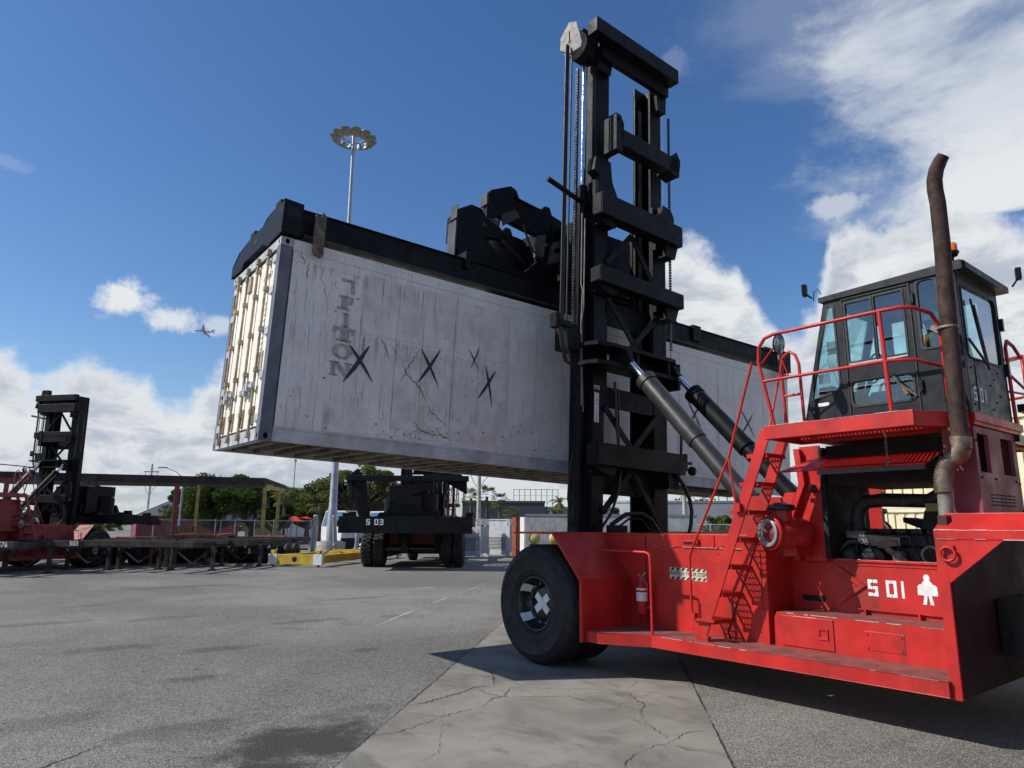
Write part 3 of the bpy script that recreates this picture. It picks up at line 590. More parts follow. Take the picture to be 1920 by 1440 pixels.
# ================================================================== CONTAINER HANDLER (machine)
OFF = (9.2, 5.0, 0.0)
def wheel(root, x_out, y, r=.865, w=.5, side=-1, marked=False, red=RED, tread=False):
    """side -1: outer face looks to -x"""
    s = side
    b = MB(off=OFF); c = (x_out, y, r); ax = (-s, 0, 0)   # axis runs inwards
    rim_r = r*.47
    prof = [(rim_r, .03), (rim_r+.02, .0), (r*.56, -.012), (r*.575, -.022), (r*.59, -.014), (r*.72, -.035), (r*.80, -.036), (r*.81, -.045), (r*.83, -.044), (r*.84, -.034), (r*.88, -.02), (r*.93, .012), (r*.95, .02), (r*.955, .05), (r*.985, .07), (r, .12), (r, w-.12), (r*.955, w-.05), (r*.8, w+.02), (rim_r, w-.02)]
    b.lathe(prof, c, ax, 64)
    o = b.build('wheel', RUB, root)
    if tread:
        t = MB(off=OFF); n = 26
        for k in range(n):
            a0 = 2*pi*k/n
            for (u0, u1, da) in ((.03, w*.48, .10), (w*.52, w-.03, -.10)):
                P = []
                for u, a in ((u0, a0), (u1, a0+da)):
                    for rr_ in (r*.985, r+.028):
                        for q in (-.055, .055): P.append((x_out-s*u, y+rr_*cos(a+q), r+rr_*sin(a+q)))
                t.add(P, [(0, 1, 3, 2), (4, 6, 7, 5), (0, 2, 6, 4), (1, 5, 7, 3), (2, 3, 7, 6), (0, 4, 5, 1)])
        t.build('tread_lug', RUB, o, kind='stuff')
    b = MB(off=OFF); b.lathe([(rim_r, .03), (rim_r-.015, .015), (rim_r-.04, .02), (rim_r-.05, .10), (rim_r-.09, .20), (r*.30, .24), (r*.30, .20), (r*.24, .18), (.001, .18)], c, ax, 48)
    rm = b.build('rim', BLKG, o)
    b = MB(off=OFF)
    for k in range(14):
        a = 2*pi*k/14; p = Vector((x_out-s*.225, y+.29*cos(a), r+.29*sin(a))); b.cyl(p, p+Vector((s*.04, 0, 0)), .018, n=6)
    b.build('wheel_nut', GRYS, rm, kind='stuff')
    if marked:
        b = MB(off=OFF)
        for a in (R_(42), R_(-38)):   # white cross on the hub
            u = Vector((0, cos(a), sin(a))); n_ = Vector((0, -sin(a), cos(a))); p = Vector((x_out-s*.172, y, r))
            b.hexa([p-u*.18-n_*.055, p+u*.18-n_*.055, p+u*.18+n_*.055, p-u*.18+n_*.055], [q+Vector((-.004 if a > 0 else -.008, 0, 0)) for q in (p-u*.18-n_*.055, p+u*.18-n_*.055, p+u*.18+n_*.055, p-u*.18+n_*.055)])
        for a0 in (38, 142, 218, 322):   # painted patches down the rim wall
            for k in range(4):
                a = R_(a0-11+k*5.5); a2 = R_(a0-11+(k+1)*5.5); q = []
                for (rr_, h) in ((rim_r-.03, .016), (rim_r-.047, .1), (rim_r-.087, .197)):
                    for t in (a, a2): q.append((x_out+h-.010, y+rr_*.975*cos(t), r+rr_*.975*sin(t)))
                b.add(q, [(0, 1, 3, 2), (2, 3, 5, 4)])
        b.build('wheel_mark', WHT, rm)
    return o

def handler(root, ext=3.0, spr=None, half=6.096, main=False, red=RED, wheel_out=7.15, tread=False, mast_rot=(R_(.5), R_(1.7), 0), door_open=True, number=None):
    B = lambda: MB(off=OFF)
    def both(fn, names, m, bevel=0.0, parent=None, kind=None):
        """fn(mb, mirror) in left-side world coordinates; mirrored about x = 9.2"""
        out = []
        for sg in (1, -1):
            b = B(); fn(b)
            if sg < 0:
                for v in b.v: v.x = .6-v.x
                b.f = [tuple(reversed(f)) for f in b.f]
            out.append(b.build(names, m, parent or root, bevel=bevel, kind=kind))
        return out
    # ---- chassis
    b = B(); b.box(8.845, 10.155, 2.85, 5.04, .62, 1.05); b.box(8.245, 10.755, 5.09, 8.05, .62, 1.05); b.box(8.245, 10.755, 7.0, 8.02, 1.05, 1.86); 
    ch = b.build('chassis', red, root, bevel=.01)
    MB(off=OFF).box(8.7, 9.7, -.5, 2.73, .75, 1.3).build('rear_frame', BLKG, ch)
    def side_wall(b):
        b.prism([(5.05, .595), (7.32, .595), (7.32, 1.3), (7.9, 1.86), (5.05, 1.86)], 'x', 8.2, 8.24); b.box(8.24, 8.84, 5.05, 5.085, .595, 1.9); b.prism([(2.85, .595), (5.049, .595), (5.049, 1.6), (2.85, 1.6)], 'x', 8.8, 8.84); b.box(8.78, 8.86, 2.86, 5.04, 1.6, 1.63)
    both(side_wall, 'side_wall', red, .004)
    both(lambda b: (b.box(8.183, 8.2, 5.2, 6.96, 1.73, 1.905)), 'top_panel', red, .004)
    both(lambda b: (b.box(8.186, 8.2, 5.2, 5.85, 1.74, 1.90), b.box(8.17, 8.2, 5.78, 5.81, 1.735, 1.9)), 'panel_door', red, .003)
    b = B(); b.box(8.24, 10.76, 5.1, 8.9, 1.862, 1.908); b.build('front_deck', red, root, bevel=.006)
    both(lambda b: (b.bar((8.16, 6.30, 1.81), (8.16, 6.05, 1.81), .03, .02), b.box(8.14, 8.19, 6.02, 6.1, 1.78, 1.84)), 'latch_handle', red, .004)
    both(lambda b: (b.box(8.16, 8.186, 5.55, 5.67, 1.76, 1.87), b.box(8.15, 8.186, 5.38, 5.5, 1.84, 1.86)), 'panel_hinge', red, .003)
    both(lambda b: b.box(8.192, 8.2, 6.72, 6.82, 1.28, 1.5), 'inspection_plate', red, .003)
    both(lambda b: b.box(8.193, 8.199, 6.975, 6.985, .6, 1.86), 'weld_seam', mat('dark_gap', (.03, .008, .008), .9), 0)
    both(lambda b: [b.cyl((8.2, y, z), (8.19, y, z), .012, n=6) for y in (5.3, 5.75, 6.2, 6.65, 7.1) for z in (.66, 1.66)] and None, 'body_bolt', red)
    both(lambda b: (b.box(8.79, 8.8, 3.0, 4.9, 1.56, 1.575), b.box(8.188, 8.2, 5.12, 5.14, .6, 1.7)), 'weld_bead', red)
    # ---- running board
    def rb(b): b.prism([(7.6, 2.86), (8.2, 2.86), (8.2, 7.28), (7.22, 7.28), (7.22, 7.02), (7.6, 6.42)], 'z', .45, .592)
    both(rb, 'running_board', red, .006)
    DULL = mat('trodden_dull_red_paint', (.21, .062, .055), .75, var=.2, scale=6, dirt=(.10, .07, .06), dirt_amt=.6) if main else red
    both(lambda b: b.prism([(7.612, 2.87), (8.195, 2.87), (8.195, 7.2), (7.24, 7.2), (7.24, 7.05), (7.612, 6.43)], 'z', .593, .597), 'board_tread', DULL)
    both(lambda b: b.box(8.21, 8.795, 2.88, 4.93, .991, .995), 'ledge_tread', DULL)
    if main:
        rcx = random.Random(8); CHIP = mat('chipped_pale_paint', (.55, .42, .40), .6, var=.2, scale=20)
        for nm, (p, q) in enumerate((((7.598, 2.9, .593), (7.598, 6.3, .593)), ((8.198, 2.9, .992), (8.198, 4.9, .992)), ((7.641, .5, 1.905), (7.641, 2.85, 1.905)), ((7.644, -1.0, 1.992), (7.644, 2.86, 1.992)), ((8.778, 2.95, 1.631), (8.778, 4.45, 1.631)), ((8.18, 5.2, 1.728), (8.18, 6.9, 1.728)), ((7.598, 2.9, 3.19), (7.598, 4.5, 3.19)), ((8.19, 4.25, .965), (8.19, 4.88, .965)))):
            b = B(); p = Vector(p); q = Vector(q); L = (q-p).length; t = rcx.uniform(0, .2)
            while t < L-.05:
                l = rcx.uniform(.03, .35); w = rcx.uniform(.0015, .006); u = (q-p)/L; a0 = p+u*t; a1 = p+u*min(L, t+l)
                b.bar(a0, a1, w*1.5, w*1.5); t += l+rcx.expovariate(5)
            b.build('paint_chips', CHIP, root, kind='stuff')
    def gripz(b):
        for k in range(34): b.box(7.66, 8.16, 3.0+k*.1, 3.03+k*.1, .592, .596)
    # ---- front fender
    def fen(b):
        th = .03
        b.prism([(8.75, 1.915), (7.86, 1.915), (7.28, 1.27), (7.28, .44), (7.31, .44), (7.31, 1.255), (7.875, 1.885), (8.75, 1.885)], 'x', 7.15, 8.198)
        b.box(7.15, 7.19, 7.262, 7.28, .45, 1.26); b.hexa([(7.15, 7.262, 1.26), (7.19, 7.262, 1.26), (7.19, 7.845, 1.905), (7.15, 7.845, 1.905)], [(7.15, 7.28, 1.27), (7.19, 7.28, 1.27), (7.19, 7.86, 1.915), (7.15, 7.86, 1.915)])
        b.box(7.93, 7.945, 7.27, 7.282, .592, 1.27)
    both(fen, 'front_fender', red, .006)
    both(lambda b: b.tube([(7.62, 6.42, .59), (7.62, 6.42, 1.58), (7.62, 6.44, 1.64), (7.62, 6.5, 1.66), (7.62, 7.5, 1.67)], .019, 8), 'guard_rail', red)
    # ---- wheels
    for sg in (1, -1):
        hx = wheel_out if sg > 0 else 19.0-wheel_out
        w1 = wheel(root, hx, 8.28, side=-sg, marked=True, tread=tread); wheel(root, hx+sg*.56, 8.28, side=-sg, tread=tread)
        wheel(root, 8.35 if sg > 0 else 10.65, 1.35, side=-sg, w=.48, tread=tread)
    b = B(); b.cyl((7.6, 8.28, .86), (11.4, 8.28, .86), .22); b.build('drive_axle', BLKG, root)
    b = B(); b.cyl((8.4, 1.35, .86), (10.6, 1.35, .86), .16); b.build('steer_axle', BLKG, root)
    # ---- toolbox along the board
    b0 = both(lambda b: b.prism([(2.87, .594), (4.98, .594), (4.98, .93), (4.94, .99), (2.87, .99)], 'x', 8.2, 8.799), 'tool_box', red, .006)
    for sg, p in zip((1, -1), b0):
        X = lambda a: a if sg > 0 else 19.0-a
        b = B(); b.box(min(X(8.186), X(8.2)), max(X(8.186), X(8.2)), 4.24, 4.88, .62, .965); b.build('box_door', red, p, bevel=.004)
        b = B(); b.prism([(4.30, .74), (4.42, .74), (4.42, .86), (4.30, .86)], 'x', min(X(8.172), X(8.186)), max(X(8.172), X(8.186)), [[(4.32, .76), (4.40, .76), (4.40, .84), (4.32, .84)]]); b.build('door_latch', red, p, bevel=.002)
        b = B(); b.box(min(X(8.194), X(8.2)), max(X(8.194), X(8.2)), 3.47, 3.89, .69, .89); b.build('cover_plate', red, p, bevel=.003)
        b = B()
        for (yy, zz) in ((3.50, .72), (3.86, .72), (3.50, .86), (3.86, .86)): b.cyl((X(8.194), yy, zz), (X(8.184), yy, zz), .012, n=6)
        b.build('cover_bolt', red, p)
    both(lambda b: (b.box(8.77, 8.8, 3.25, 4.25, 1.05, 1.065), b.box(8.72, 8.8, 4.1, 4.12, .99, 1.06), b.box(8.72, 8.8, 3.5, 3.52, .99, 1.06)), 'ledge_strip', red)
    both(lambda b: b.prism([(5.3, 1.0), (5.3, .594), (5.05, .594), (5.05, 1.0)], 'x', 8.186, 8.2), 'kick_plate', red, .003)
    both(lambda b: b.prism([(4.50, 1.52), (4.45, 1.56), (4.10, 1.33), (4.44, 1.09), (4.50, 1.12), (4.20, 1.33)], 'x', 8.775, 8.8), 'arrow_shadow_shape', red, .004)  # raised arrow shape standing in for a shadow cast on the wall
    both(lambda b: b.prism(rrect(4.62, 4.92, 1.1, 1.17, .03), 'x', 8.79, 8.802), 'vent_slot', DKBLK)
    # ---- rear fender over the steer wheel
    def rf(b):
        b.box(7.65, 7.70, 2.77, 2.87, .43, 2.0)
        b.prism([(2.775, 1.50), (2.775, 1.9), (2.30, 1.9)], 'x', 7.652, 7.685)
        b.box(7.645, 7.70, -2.6, 2.872, 1.9, 1.995)
        b.hexa([(7.65, -2.6, 1.99), (7.70, -2.6, 1.99), (7.70, 2.872, 1.99), (7.65, 2.872, 1.99)], [(7.86, -2.6, 2.15), (7.91, -2.6, 2.15), (7.91, 2.83, 2.15), (7.86, 2.83, 2.15)])
        b.box(7.86, 8.4, -2.6, 2.83, 2.135, 2.155)
    both(rf, 'rear_fender', red, .008)
    b = B(); b.box(7.705, 11.295, 2.76, 2.84, .45, 2.13); b.build('rear_bulkhead', mat('blackish_red_paint', (.055, .012, .012), .7, var=.3, scale=1.2, dirt=(.012, .008, .008), dirt_amt=.8), root)  # red darkened to near black, with blacker blotches
    b = B(); b.box(8.0, 11.0, -2.9, -.4, .7, 2.6); b.build('counterweight', red, root, bevel=.05)
    def ring(b): b.box(7.625, 7.65, 2.70, 2.80, 1.80, 1.85); b.tube([(7.61+.0, 2.75+.065*sin(t*pi/8), 1.765+.065*cos(t*pi/8)) for t in range(17)], .014, 8)
    both(ring, 'tie_down_ring', red, 0)
    # ---- engine bay
    b = B(); b.box(8.66, 8.845, 4.44, 4.50, 1.63, 3.0); b.box(8.845, 9.78, 4.44, 4.50, 1.05, 3.0); b.build('firewall', DKBLK, root); b = B(); b.box(8.84, 10.15, 2.9, 2.95, 1.05, 3.1); b.build('rear_firewall', DKBLK, root)
    en = B(); en.box(9.15, 10.0, 3.1, 4.35, 1.2, 1.78); en.box(9.25, 9.9, 3.2, 4.3, 1.78, 1.93); en = en.build('engine', ENG, root, bevel=.02)
    for k in range(6): B().box(9.22, 9.9, 3.22+k*.18, 3.36+k*.18, 1.93, 2.0).build('rocker_cover', ENG, en, bevel=.015)
    B().prism([(3.75, 1.90), (4.36, 1.93), (4.36, 1.86), (4.1, 1.80), (3.75, 1.80)], 'x', 9.0, 9.25).build('intake_manifold', GRYS, en, bevel=.01)
    b = B(); b.tube([(9.15, 4.30, 1.9), (9.15, 4.30, 2.12), (9.15, 4.27, 2.24), (9.18, 4.18, 2.33), (9.25, 4.0, 2.35), (9.3, 3.5, 2.33), (9.35, 3.2, 2.5), (9.35, 2.98, 2.7)], .085, 14); b.build('intake_pipe', ENG, en)
    B().box(9.04, 9.26, 4.18, 4.42, 1.88, 1.97).build('pipe_flange', GRYS, en, bevel=.008)
    B().cyl((9.02, 4.1, 1.62), (9.35, 4.1, 1.62), .15, n=24).lathe([(.0, -.03), (.09, -.03), (.17, .02), (.17, .16), (.12, .2)], (8.98, 4.42, 1.62), (1, 0, 0), 24).build('turbocharger', ENG, en)
    B().cyl((8.98, 3.42, 1.7), (9.2, 3.42, 1.7), .11, n=20).build('alternator', GRYS, en)
    B().cyl((8.97, 3.42, 1.7), (8.985, 3.42, 1.7), .08, n=20).build('alternator_pulley', DKBLK, en)
    B().bar((9.0, 3.98, 1.82), (8.98, 3.62, 1.56), .05, .07).bar((9.0, 4.02, 1.80), (9.0, 3.78, 1.83), .05, .07).build('tan_bracket', mat('tan_hose', (.16, .12, .09), .7), en, bevel=.01)
    B().tube([(9.0, 4.5, 1.55), (8.97, 4.46, 1.75), (9.0, 4.36, 1.84), (9.05, 4.2, 1.84)], .05, 10).build('coolant_hose', HOSE, en)
    B().tube([(9.1, 3.3, 1.5), (9.0, 3.26, 1.9), (9.1, 3.4, 2.2), (9.3, 3.5, 2.3)], .03, 8).build('oil_hose', HOSE, en)
    for k in range(7): B().tube([(9.02+.02*k, 3.2+.17*k, 1.62), (8.97, 3.25+.17*k, 1.74+.02*(k % 3)), (9.1, 3.35+.16*k, 1.95)], .012, 6).build('fuel_pipe', HOSE, en)
    B().lathe([(.0, 0), (.07, 0), (.075, .02), (.075, .2), (.05, .24), (.0, .24)], (9.02, 3.78, 1.5), (0, 0, 1), 18).build('oil_filter', GRYS, en)
    B().prism([(3.0, 2.0), (3.9, 2.14), (3.9, 2.08), (3.6, 1.96), (3.4, 1.85), (3.0, 1.85)], 'x', 9.5, 9.9).build('radiator_hose', DKBLK, en)
    B().prism([(2.98, 2.0), (3.5, 2.0), (3.45, 2.2), (3.2, 2.45), (2.98, 2.5)], 'x', 9.0, 9.5).build('fan_shroud', DKBLK, en)
    B().box(8.99, 8.997, 3.24, 3.43, 2.2, 2.29).build('warning_sticker', mat('yellow_sticker', (.30, .27, .08), .6), en)
    b = B(); b.box(8.55, 10.1, 2.96, 4.34, 2.52, 3.0); b.box(8.5, 10.1, 2.96, 4.3, 2.6, 2.75); b.build('bay_roof', DKBLK, root)
    # hood flap propped open
    def hood(b):
        b.hexa([(8.03, 3.02, 2.66), (8.03, 4.66, 2.66), (8.95, 4.45, 2.96), (8.95, 3.02, 2.96)], [(8.02, 3.02, 2.68), (8.02, 4.66, 2.68), (8.95, 4.45, 2.985), (8.95, 3.02, 2.985)])
    if door_open:
        hd = both(hood, 'hood_flap', red, .003)
        both(lambda b: (b.box(8.02, 8.045, 3.02, 4.2, 2.615, 2.66)), 'flap_edge', BLKG)
    else: hd = both(lambda b: b.box(8.21, 8.24, 3.0, 4.9, 1.64, 2.95), 'hood_flap', red, .003)
    # air cleaner and work lamp
    def airc(b):
        b.lathe([(.0, 0), (.17, 0), (.185, .02), (.185, .5), (.17, .55), (.0, .56)], (8.03, 4.88, 1.94), (1, -.32, 0), 32)
        b.cyl((8.22, 4.80, 2.08), (8.22, 4.80, 2.24), .12, n=20); b.lathe([(.18, .03), (.188, .0), (.21, .0), (.21, .06), (.185, .06)], (8.03, 4.88, 1.94), (1, -.32, 0), 32)
        b.box(8.3, 8.78, 4.68, 4.84, 1.66, 1.78)
    ac = both(airc, 'air_cleaner', red, 0)
    both(lambda b: b.lathe([(.0, .06), (.08, .06), (.1, .04), (.155, .03), (.165, .0), (.165, -.03), (.1, -.05), (.0, -.05)], (8.22, 4.80, 2.25), (0, 0, 1), 24), 'intake_cap', BLKG)
    both(lambda b: b.lathe([(.125, .02), (.172, .0), (.172, -.02), (.165, -.025), (.125, -.012)], (8.02, 4.88, 1.94), (1, -.32, 0), 40), 'lamp_bezel', GALV)
    both(lambda b: b.lathe([(.126, -.005), (.10, .03), (.05, .055), (.02, .06), (.001, .06)], (8.02, 4.88, 1.94), (1, -.32, 0), 40), 'lamp_reflector', mat('brushed_reflector', (.75, .77, .8), .38, .85, var=.05))
    both(lambda b: b.lathe([(.001, -.03), (.06, -.026), (.126, -.008)], (8.02, 4.88, 1.94), (1, -.32, 0), 40), 'lamp_lens', LENS)
    # A-shaped bracket carrying the platform
    def brk(b):
        b.prism([(4.76, 3.03), (4.50, 3.03), (4.49, 2.73), (4.50, 1.60), (4.84, 1.60), (4.96, 2.0), (4.71, 2.55)], 'x', 8.68, 8.72)
        b.prism([(4.80, 1.60), (4.93, 2.0), (4.68, 2.55), (4.73, 3.0), (4.80, 3.0), (4.76, 2.55), (5.01, 2.0), (4.88, 1.60)], 'x', 8.6, 8.8)
    both(brk, 'platform_bracket', red, .004)
    both(lambda b: (b.box(8.6, 8.68, 4.58, 4.62, 2.44, 2.54), b.box(8.58, 8.61, 4.52, 4.6, 2.46, 2.5)), 'flap_latch', BLKG)
    # ---- platform with open grating
    def pf(b):
        b.box(7.6, 7.65, 2.92, 4.6, 3.03, 3.19); b.box(7.65, 8.45, 4.55, 4.6, 3.03, 3.19); b.box(7.65, 8.6, 2.92, 2.97, 3.03, 3.19); b.box(8.4, 8.45, 2.97, 4.55, 3.03, 3.19)
        b.hexa([(7.65, 2.92, 3.03), (7.7, 2.92, 3.03), (8.3, 2.62, 3.03), (8.2, 2.62, 3.03)], [(7.65, 2.92, 3.19), (7.7, 2.92, 3.19), (8.3, 2.62, 3.19), (8.2, 2.62, 3.19)])
    pl = both(pf, 'platform', red, .004)
    def gr(b):
        for k in range(36): b.box(7.65, 8.4, 2.990+k*.044, 3.006+k*.044, 3.160, 3.187)
        for k in range(7): b.box(7.72+k*.105, 7.729+k*.105, 2.97, 4.55, 3.172, 3.188)
    both(gr, 'grating', red, kind='stuff')
    # ---- ladder
    P0, P1 = Vector((0, 5.76, .595)), Vector((0, 4.66, 3.16)); dl = (P1-P0)
    for sg in (1, -1):
        lp = B()
        tr = []
        ob = bpy.data.objects.new('ladder', None)
        col.objects.link(ob); ob.parent = root
        for x in (7.755, 8.19):
            b = B(); xx = x if sg > 0 else 19.0-x; b.bar((xx, P0.y, P0.z), (xx, P1.y, P1.z), .022, .145, (0, 1, .4)); b.build('stringer', red, ob, bevel=.004)
            b = B(); b.box(xx-.03, xx+.03, 5.62, 5.7, .594, .66); b.build('stringer_foot', red, ob, bevel=.003)
        for z in (.86, 1.2, 1.54, 1.88, 2.21, 2.55, 2.89):
            yc = P0.y+(z-P0.z)/dl.z*dl.y+.05
            b = B(); xa, xb = (7.77, 8.178) if sg > 0 else (19.0-8.178, 19.0-7.77)
            b.box(xa, xb, yc+.09, yc+.096, z-.05, z); b.box(xa, xb, yc-.15, yc-.144, z-.05, z)
            for k in range(6): b.box(xa, xb, yc-.12+k*.04, yc-.115+k*.04, z-.022, z-.002)
            for k in range(5): b.box(xa+.05+k*.075, xa+.056+k*.075, yc-.144, yc+.09, z-.018, z-.003)
            b.box(xa-.002, xa+.004, yc-.15, yc+.13, z-.05, z); b.box(xb-.004, xb+.002, yc-.15, yc+.13, z-.05, z)
            b.build('tread', red, ob)
    # ---- ladder hand rails
    def lr(b):
        b.tube([(7.70, 5.83, .92), (7.70, 5.83, 1.62), (7.70, 5.79, 1.72), (7.70, 5.17, 2.86), (7.70, 4.76, 4.02)], .017, 8)
        b.tube([(7.70, 5.17, 2.86), (7.70, 5.10, 2.26)], .015, 8); b.box(7.68, 7.76, 5.78, 5.88, .84, .93); b.box(7.68, 7.76, 5.04, 5.13, 2.19, 2.29); b.box(7.69, 7.75, 5.5, 5.83, .84, .87)
    both(lr, 'ladder_rail', red)
    # ---- platform rails
    def pr(b):
        b.tube([(7.68, 4.50, 3.19), (7.68, 4.66, 4.0), (7.68, 4.64, 4.18), (7.68, 4.56, 4.28), (7.68, 4.44, 4.31), (7.69, 3.15, 4.31), (7.72, 2.98, 4.31), (7.8, 2.88, 4.30), (8.02, 2.80, 4.26), (8.12, 2.78, 4.16), (8.14, 2.77, 4.0), (8.17, 2.77, 3.15)], .0215, 10)
        b.tube([(7.68, 4.62, 3.75), (7.69, 3.12, 3.75), (7.8, 2.92, 3.74), (8.13, 2.80, 3.70)], .019, 8); b.tube([(7.69, 3.16, 3.19), (7.69, 3.19, 4.31)], .024, 8)
    both(pr, 'platform_rail', red)
    def hoop(b):
        b.tube([(8.13, 4.60, 3.17), (8.13, 4.62, 4.0), (8.13, 4.58, 4.12), (8.13, 4.50, 4.18), (8.13, 4.42, 4.12), (8.13, 4.38, 4.0), (8.13, 4.36, 3.17)], .02, 8); b.tube([(8.13, 4.61, 3.62), (8.13, 4.37, 3.62)], .016, 8)
        b.tube([(8.13, 4.62, 4.0), (7.9, 4.55, 3.74), (7.70, 4.60, 3.1)], .014, 8)
    both(hoop, 'grab_hoop', red)
    def mir(b):
        b.lathe([(.0, .035), (.08, .03), (.125, .01), (.13, 0), (.125, -.006), (0, -.006)], (7.66, 4.36, 4.17), (0, 1, .15), 28)
    both(mir, 'mirror', BLK); both(lambda b: b.lathe([(.001, -.022), (.06, -.018), (.12, -.007)], (7.66, 4.36, 4.17), (0, 1, .15), 28), 'mirror_glass', CHR)
    both(lambda b: (b.tube([(7.70, 4.64, 3.97), (7.66, 4.4, 4.17)], .01, 6), b.tube([(7.66, 4.4, 4.17), (7.69, 4.28, 3.76)], .009, 6)), 'mirror_arm', red)
    # ---- cab
    cabY = lambda z: 4.46-(z-3.2)/(4.76-3.2)*.38
    out = [(2.62, 3.2), (4.46, 3.2), (4.09, 4.76), (2.62, 4.76)]
    W1 = rpoly([(4.055, 4.68), (3.985, 4.68), (3.975, 3.68), (4.0, 3.64), (4.325, 3.55)], .05)
    W2 = [(3.83, 4.67), (3.525, 4.67), (3.525, 3.95), (3.83, 3.95)]; W3 = [(3.49, 4.68), (3.18, 4.68), (3.18, 3.945), (3.49, 3.945)]
    W4 = rpoly([(3.01, 4.735), (2.82, 4.73), (2.82, 3.96), (3.01, 3.96)], .06); W5 = rpoly([(3.83, 3.695), (3.15, 3.695), (3.15, 3.415), (3.83, 3.415)], .07)
    cab = bpy.data.objects.new('cab', None); col.objects.link(cab); cab.parent = root
    for xa, xb in ((8.3, 8.33), (9.55, 9.58)):
        b = B(); b.prism(out, 'x', xa, xb, [W1, W2, W3, W4, W5]); b.build('side_panel', CABP, cab, bevel=.004)
        xo = xa-.006 if xa < 9 else xb+.001
        for w_ in (W1, W2, W3, W4, W5):
            ctr = (sum(p[0] for p in w_)/len(w_), sum(p[1] for p in w_)/len(w_))
            big = [(ctr[0]+(p[0]-ctr[0])*1.0+(.022 if p[0] > ctr[0] else -.022), ctr[1]+(p[1]-ctr[1])+(.022 if p[1] > ctr[1] else -.022)) for p in w_]
            b = B(); b.prism(big, 'x', xo-.004, xo+.008, [w_]); b.build('window_seal', SEATM, cab)
            b = B(); b.prism(w_, 'x', (xa+xb)/2-.003, (xa+xb)/2+.003); b.build('window_pane', GLASS, cab)
    b = B(); b.box(8.285, 8.299, 3.86, 3.872, 3.3, 4.73); b.box(8.285, 8.299, 3.09, 3.102, 3.28, 4.74); b.box(8.285, 8.299, 3.10, 3.86, 4.725, 4.737); b.build('door_edge', SEATM, cab)
    b = B()
    for z in (4.55, 3.55): b.box(8.262, 8.3, 3.05, 3.09, z-.06, z+.06); b.cyl((8.27, 3.07, z-.08), (8.27, 3.07, z+.08), .012, n=8)
    b.build('door_hinge', BLKG, cab); b = B(); b.box(8.29, 8.3, 3.17, 3.84, 3.90, 3.935); b.build('window_sill', GALV, cab, bevel=.004)
    b = B(); b.tube([(8.27, 3.36, 3.74), (8.25, 3.3, 3.62), (8.26, 3.2, 3.52), (8.28, 3.12, 3.44)], .012, 6); b.tube([(8.26, 3.26, 3.55), (8.25, 3.2, 3.46)], .022, 6); b.build('door_strap', WOOD, cab)
    b = B(); b.box(8.292, 8.3, 4.12, 4.26, 3.46, 3.50); b.build('small_plate', WHT, cab)
    RW = rpoly([(8.42, 4.62), (9.46, 4.64), (9.46, 3.86), (8.42, 3.82)], .07)
    b = B(); b.prism([(8.335, 3.2), (9.545, 3.2), (9.545, 4.76), (8.335, 4.76)], 'y', 2.62, 2.65, [RW]); b.build('rear_panel', CABP, cab, bevel=.004)
    b = B(); b.prism(RW, 'y', 2.632, 2.638); b.build('window_pane', GLASS, cab)
    b = B(); b.prism(rpoly([(8.40, 4.64), (9.48, 4.66), (9.48, 3.84), (8.40, 3.80)], .08), 'y', 2.61, 2.62, [RW]); b.build('window_seal', SEATM, cab)
    b = B(); b.hexa([(8.34, 4.44, 3.2), (9.54, 4.44, 3.2), (9.54, 4.47, 3.2), (8.34, 4.47, 3.2)], [(8.34, 4.40, 3.42), (9.54, 4.40, 3.42), (9.54, 4.43, 3.42), (8.34, 4.43, 3.42)])
    for xa in (8.34, 9.50): b.hexa([(xa, 4.40, 3.42), (xa+.04, 4.40, 3.42), (xa+.04, 4.43, 3.42), (xa, 4.43, 3.42)], [(xa, 4.065, 4.76), (xa+.04, 4.065, 4.76), (xa+.04, 4.095, 4.76), (xa, 4.095, 4.76)])
    b.build('front_frame', CABP, cab)
    b = B(); b.hexa([(8.38, 4.405, 3.42), (9.50, 4.405, 3.42), (9.50, 4.415, 3.42), (8.38, 4.415, 3.42)], [(8.38, 4.075, 4.76), (9.50, 4.075, 4.76), (9.50, 4.085, 4.76), (8.38, 4.085, 4.76)]); b.build('window_pane', GLASS, cab)
    b = B(); b.prism([(2.50, 4.76), (4.14, 4.76), (4.14, 4.82), (2.55, 4.86), (2.50, 4.83)], 'x', 8.27, 9.64); b.build('roof', CABP, cab, bevel=.01)
    b = B(); b.box(8.24, 9.66, 2.66, 4.40, 3.19, 3.22); b.box(8.36, 9.52, 2.7, 4.38, 3.22, 3.26); b.build('floor', BLKG, cab)
    b = B(); b.tube([(8.6, 3.60+.055*cos(t*pi/8), 4.86+.075*sin(t*pi/8)) for t in range(9)], .011, 6); b.build('lifting_eye', GRYS, cab)
    for (p, q) in (((8.28, 4.22, 4.84), (8.22, 4.30, 4.93)), ((9.66, 2.46, 4.84), (9.78, 2.40, 4.99))):
        b = B(); p = Vector(p); q = Vector(q); b.tube([p, (p+q)/2+Vector((0, 0, .0)), q], .013, 6); d = Vector((-.3, .8, -.3)).normalized() if q.x < 9 else Vector((.2, -.6, -.5)).normalized()
        b.bar(q-d*.02+Vector((0, 0, -.06)), q-d*.02+Vector((0, 0, .08)), .11, .06, d); b.build('roof_lamp', BLK, cab, bevel=.01)
    b = B(); b.tube([(8.27, 4.2, 4.8), (8.22, 4.16, 4.9), (8.25, 4.12, 4.93), (8.28, 4.1, 4.86)], .006, 5); b.build('lamp_cable', HOSE, cab)
    bc = B(); bc.lathe([(.055, 0), (.06, .01), (.075, .04), (.07, .05), (.065, .05)], (8.42, 2.66, 4.965), (0, 0, 1), 20); bc.cyl((8.42, 2.66, 4.86), (8.42, 2.66, 4.97), .018); bc = bc.build('beacon', BLK, cab)
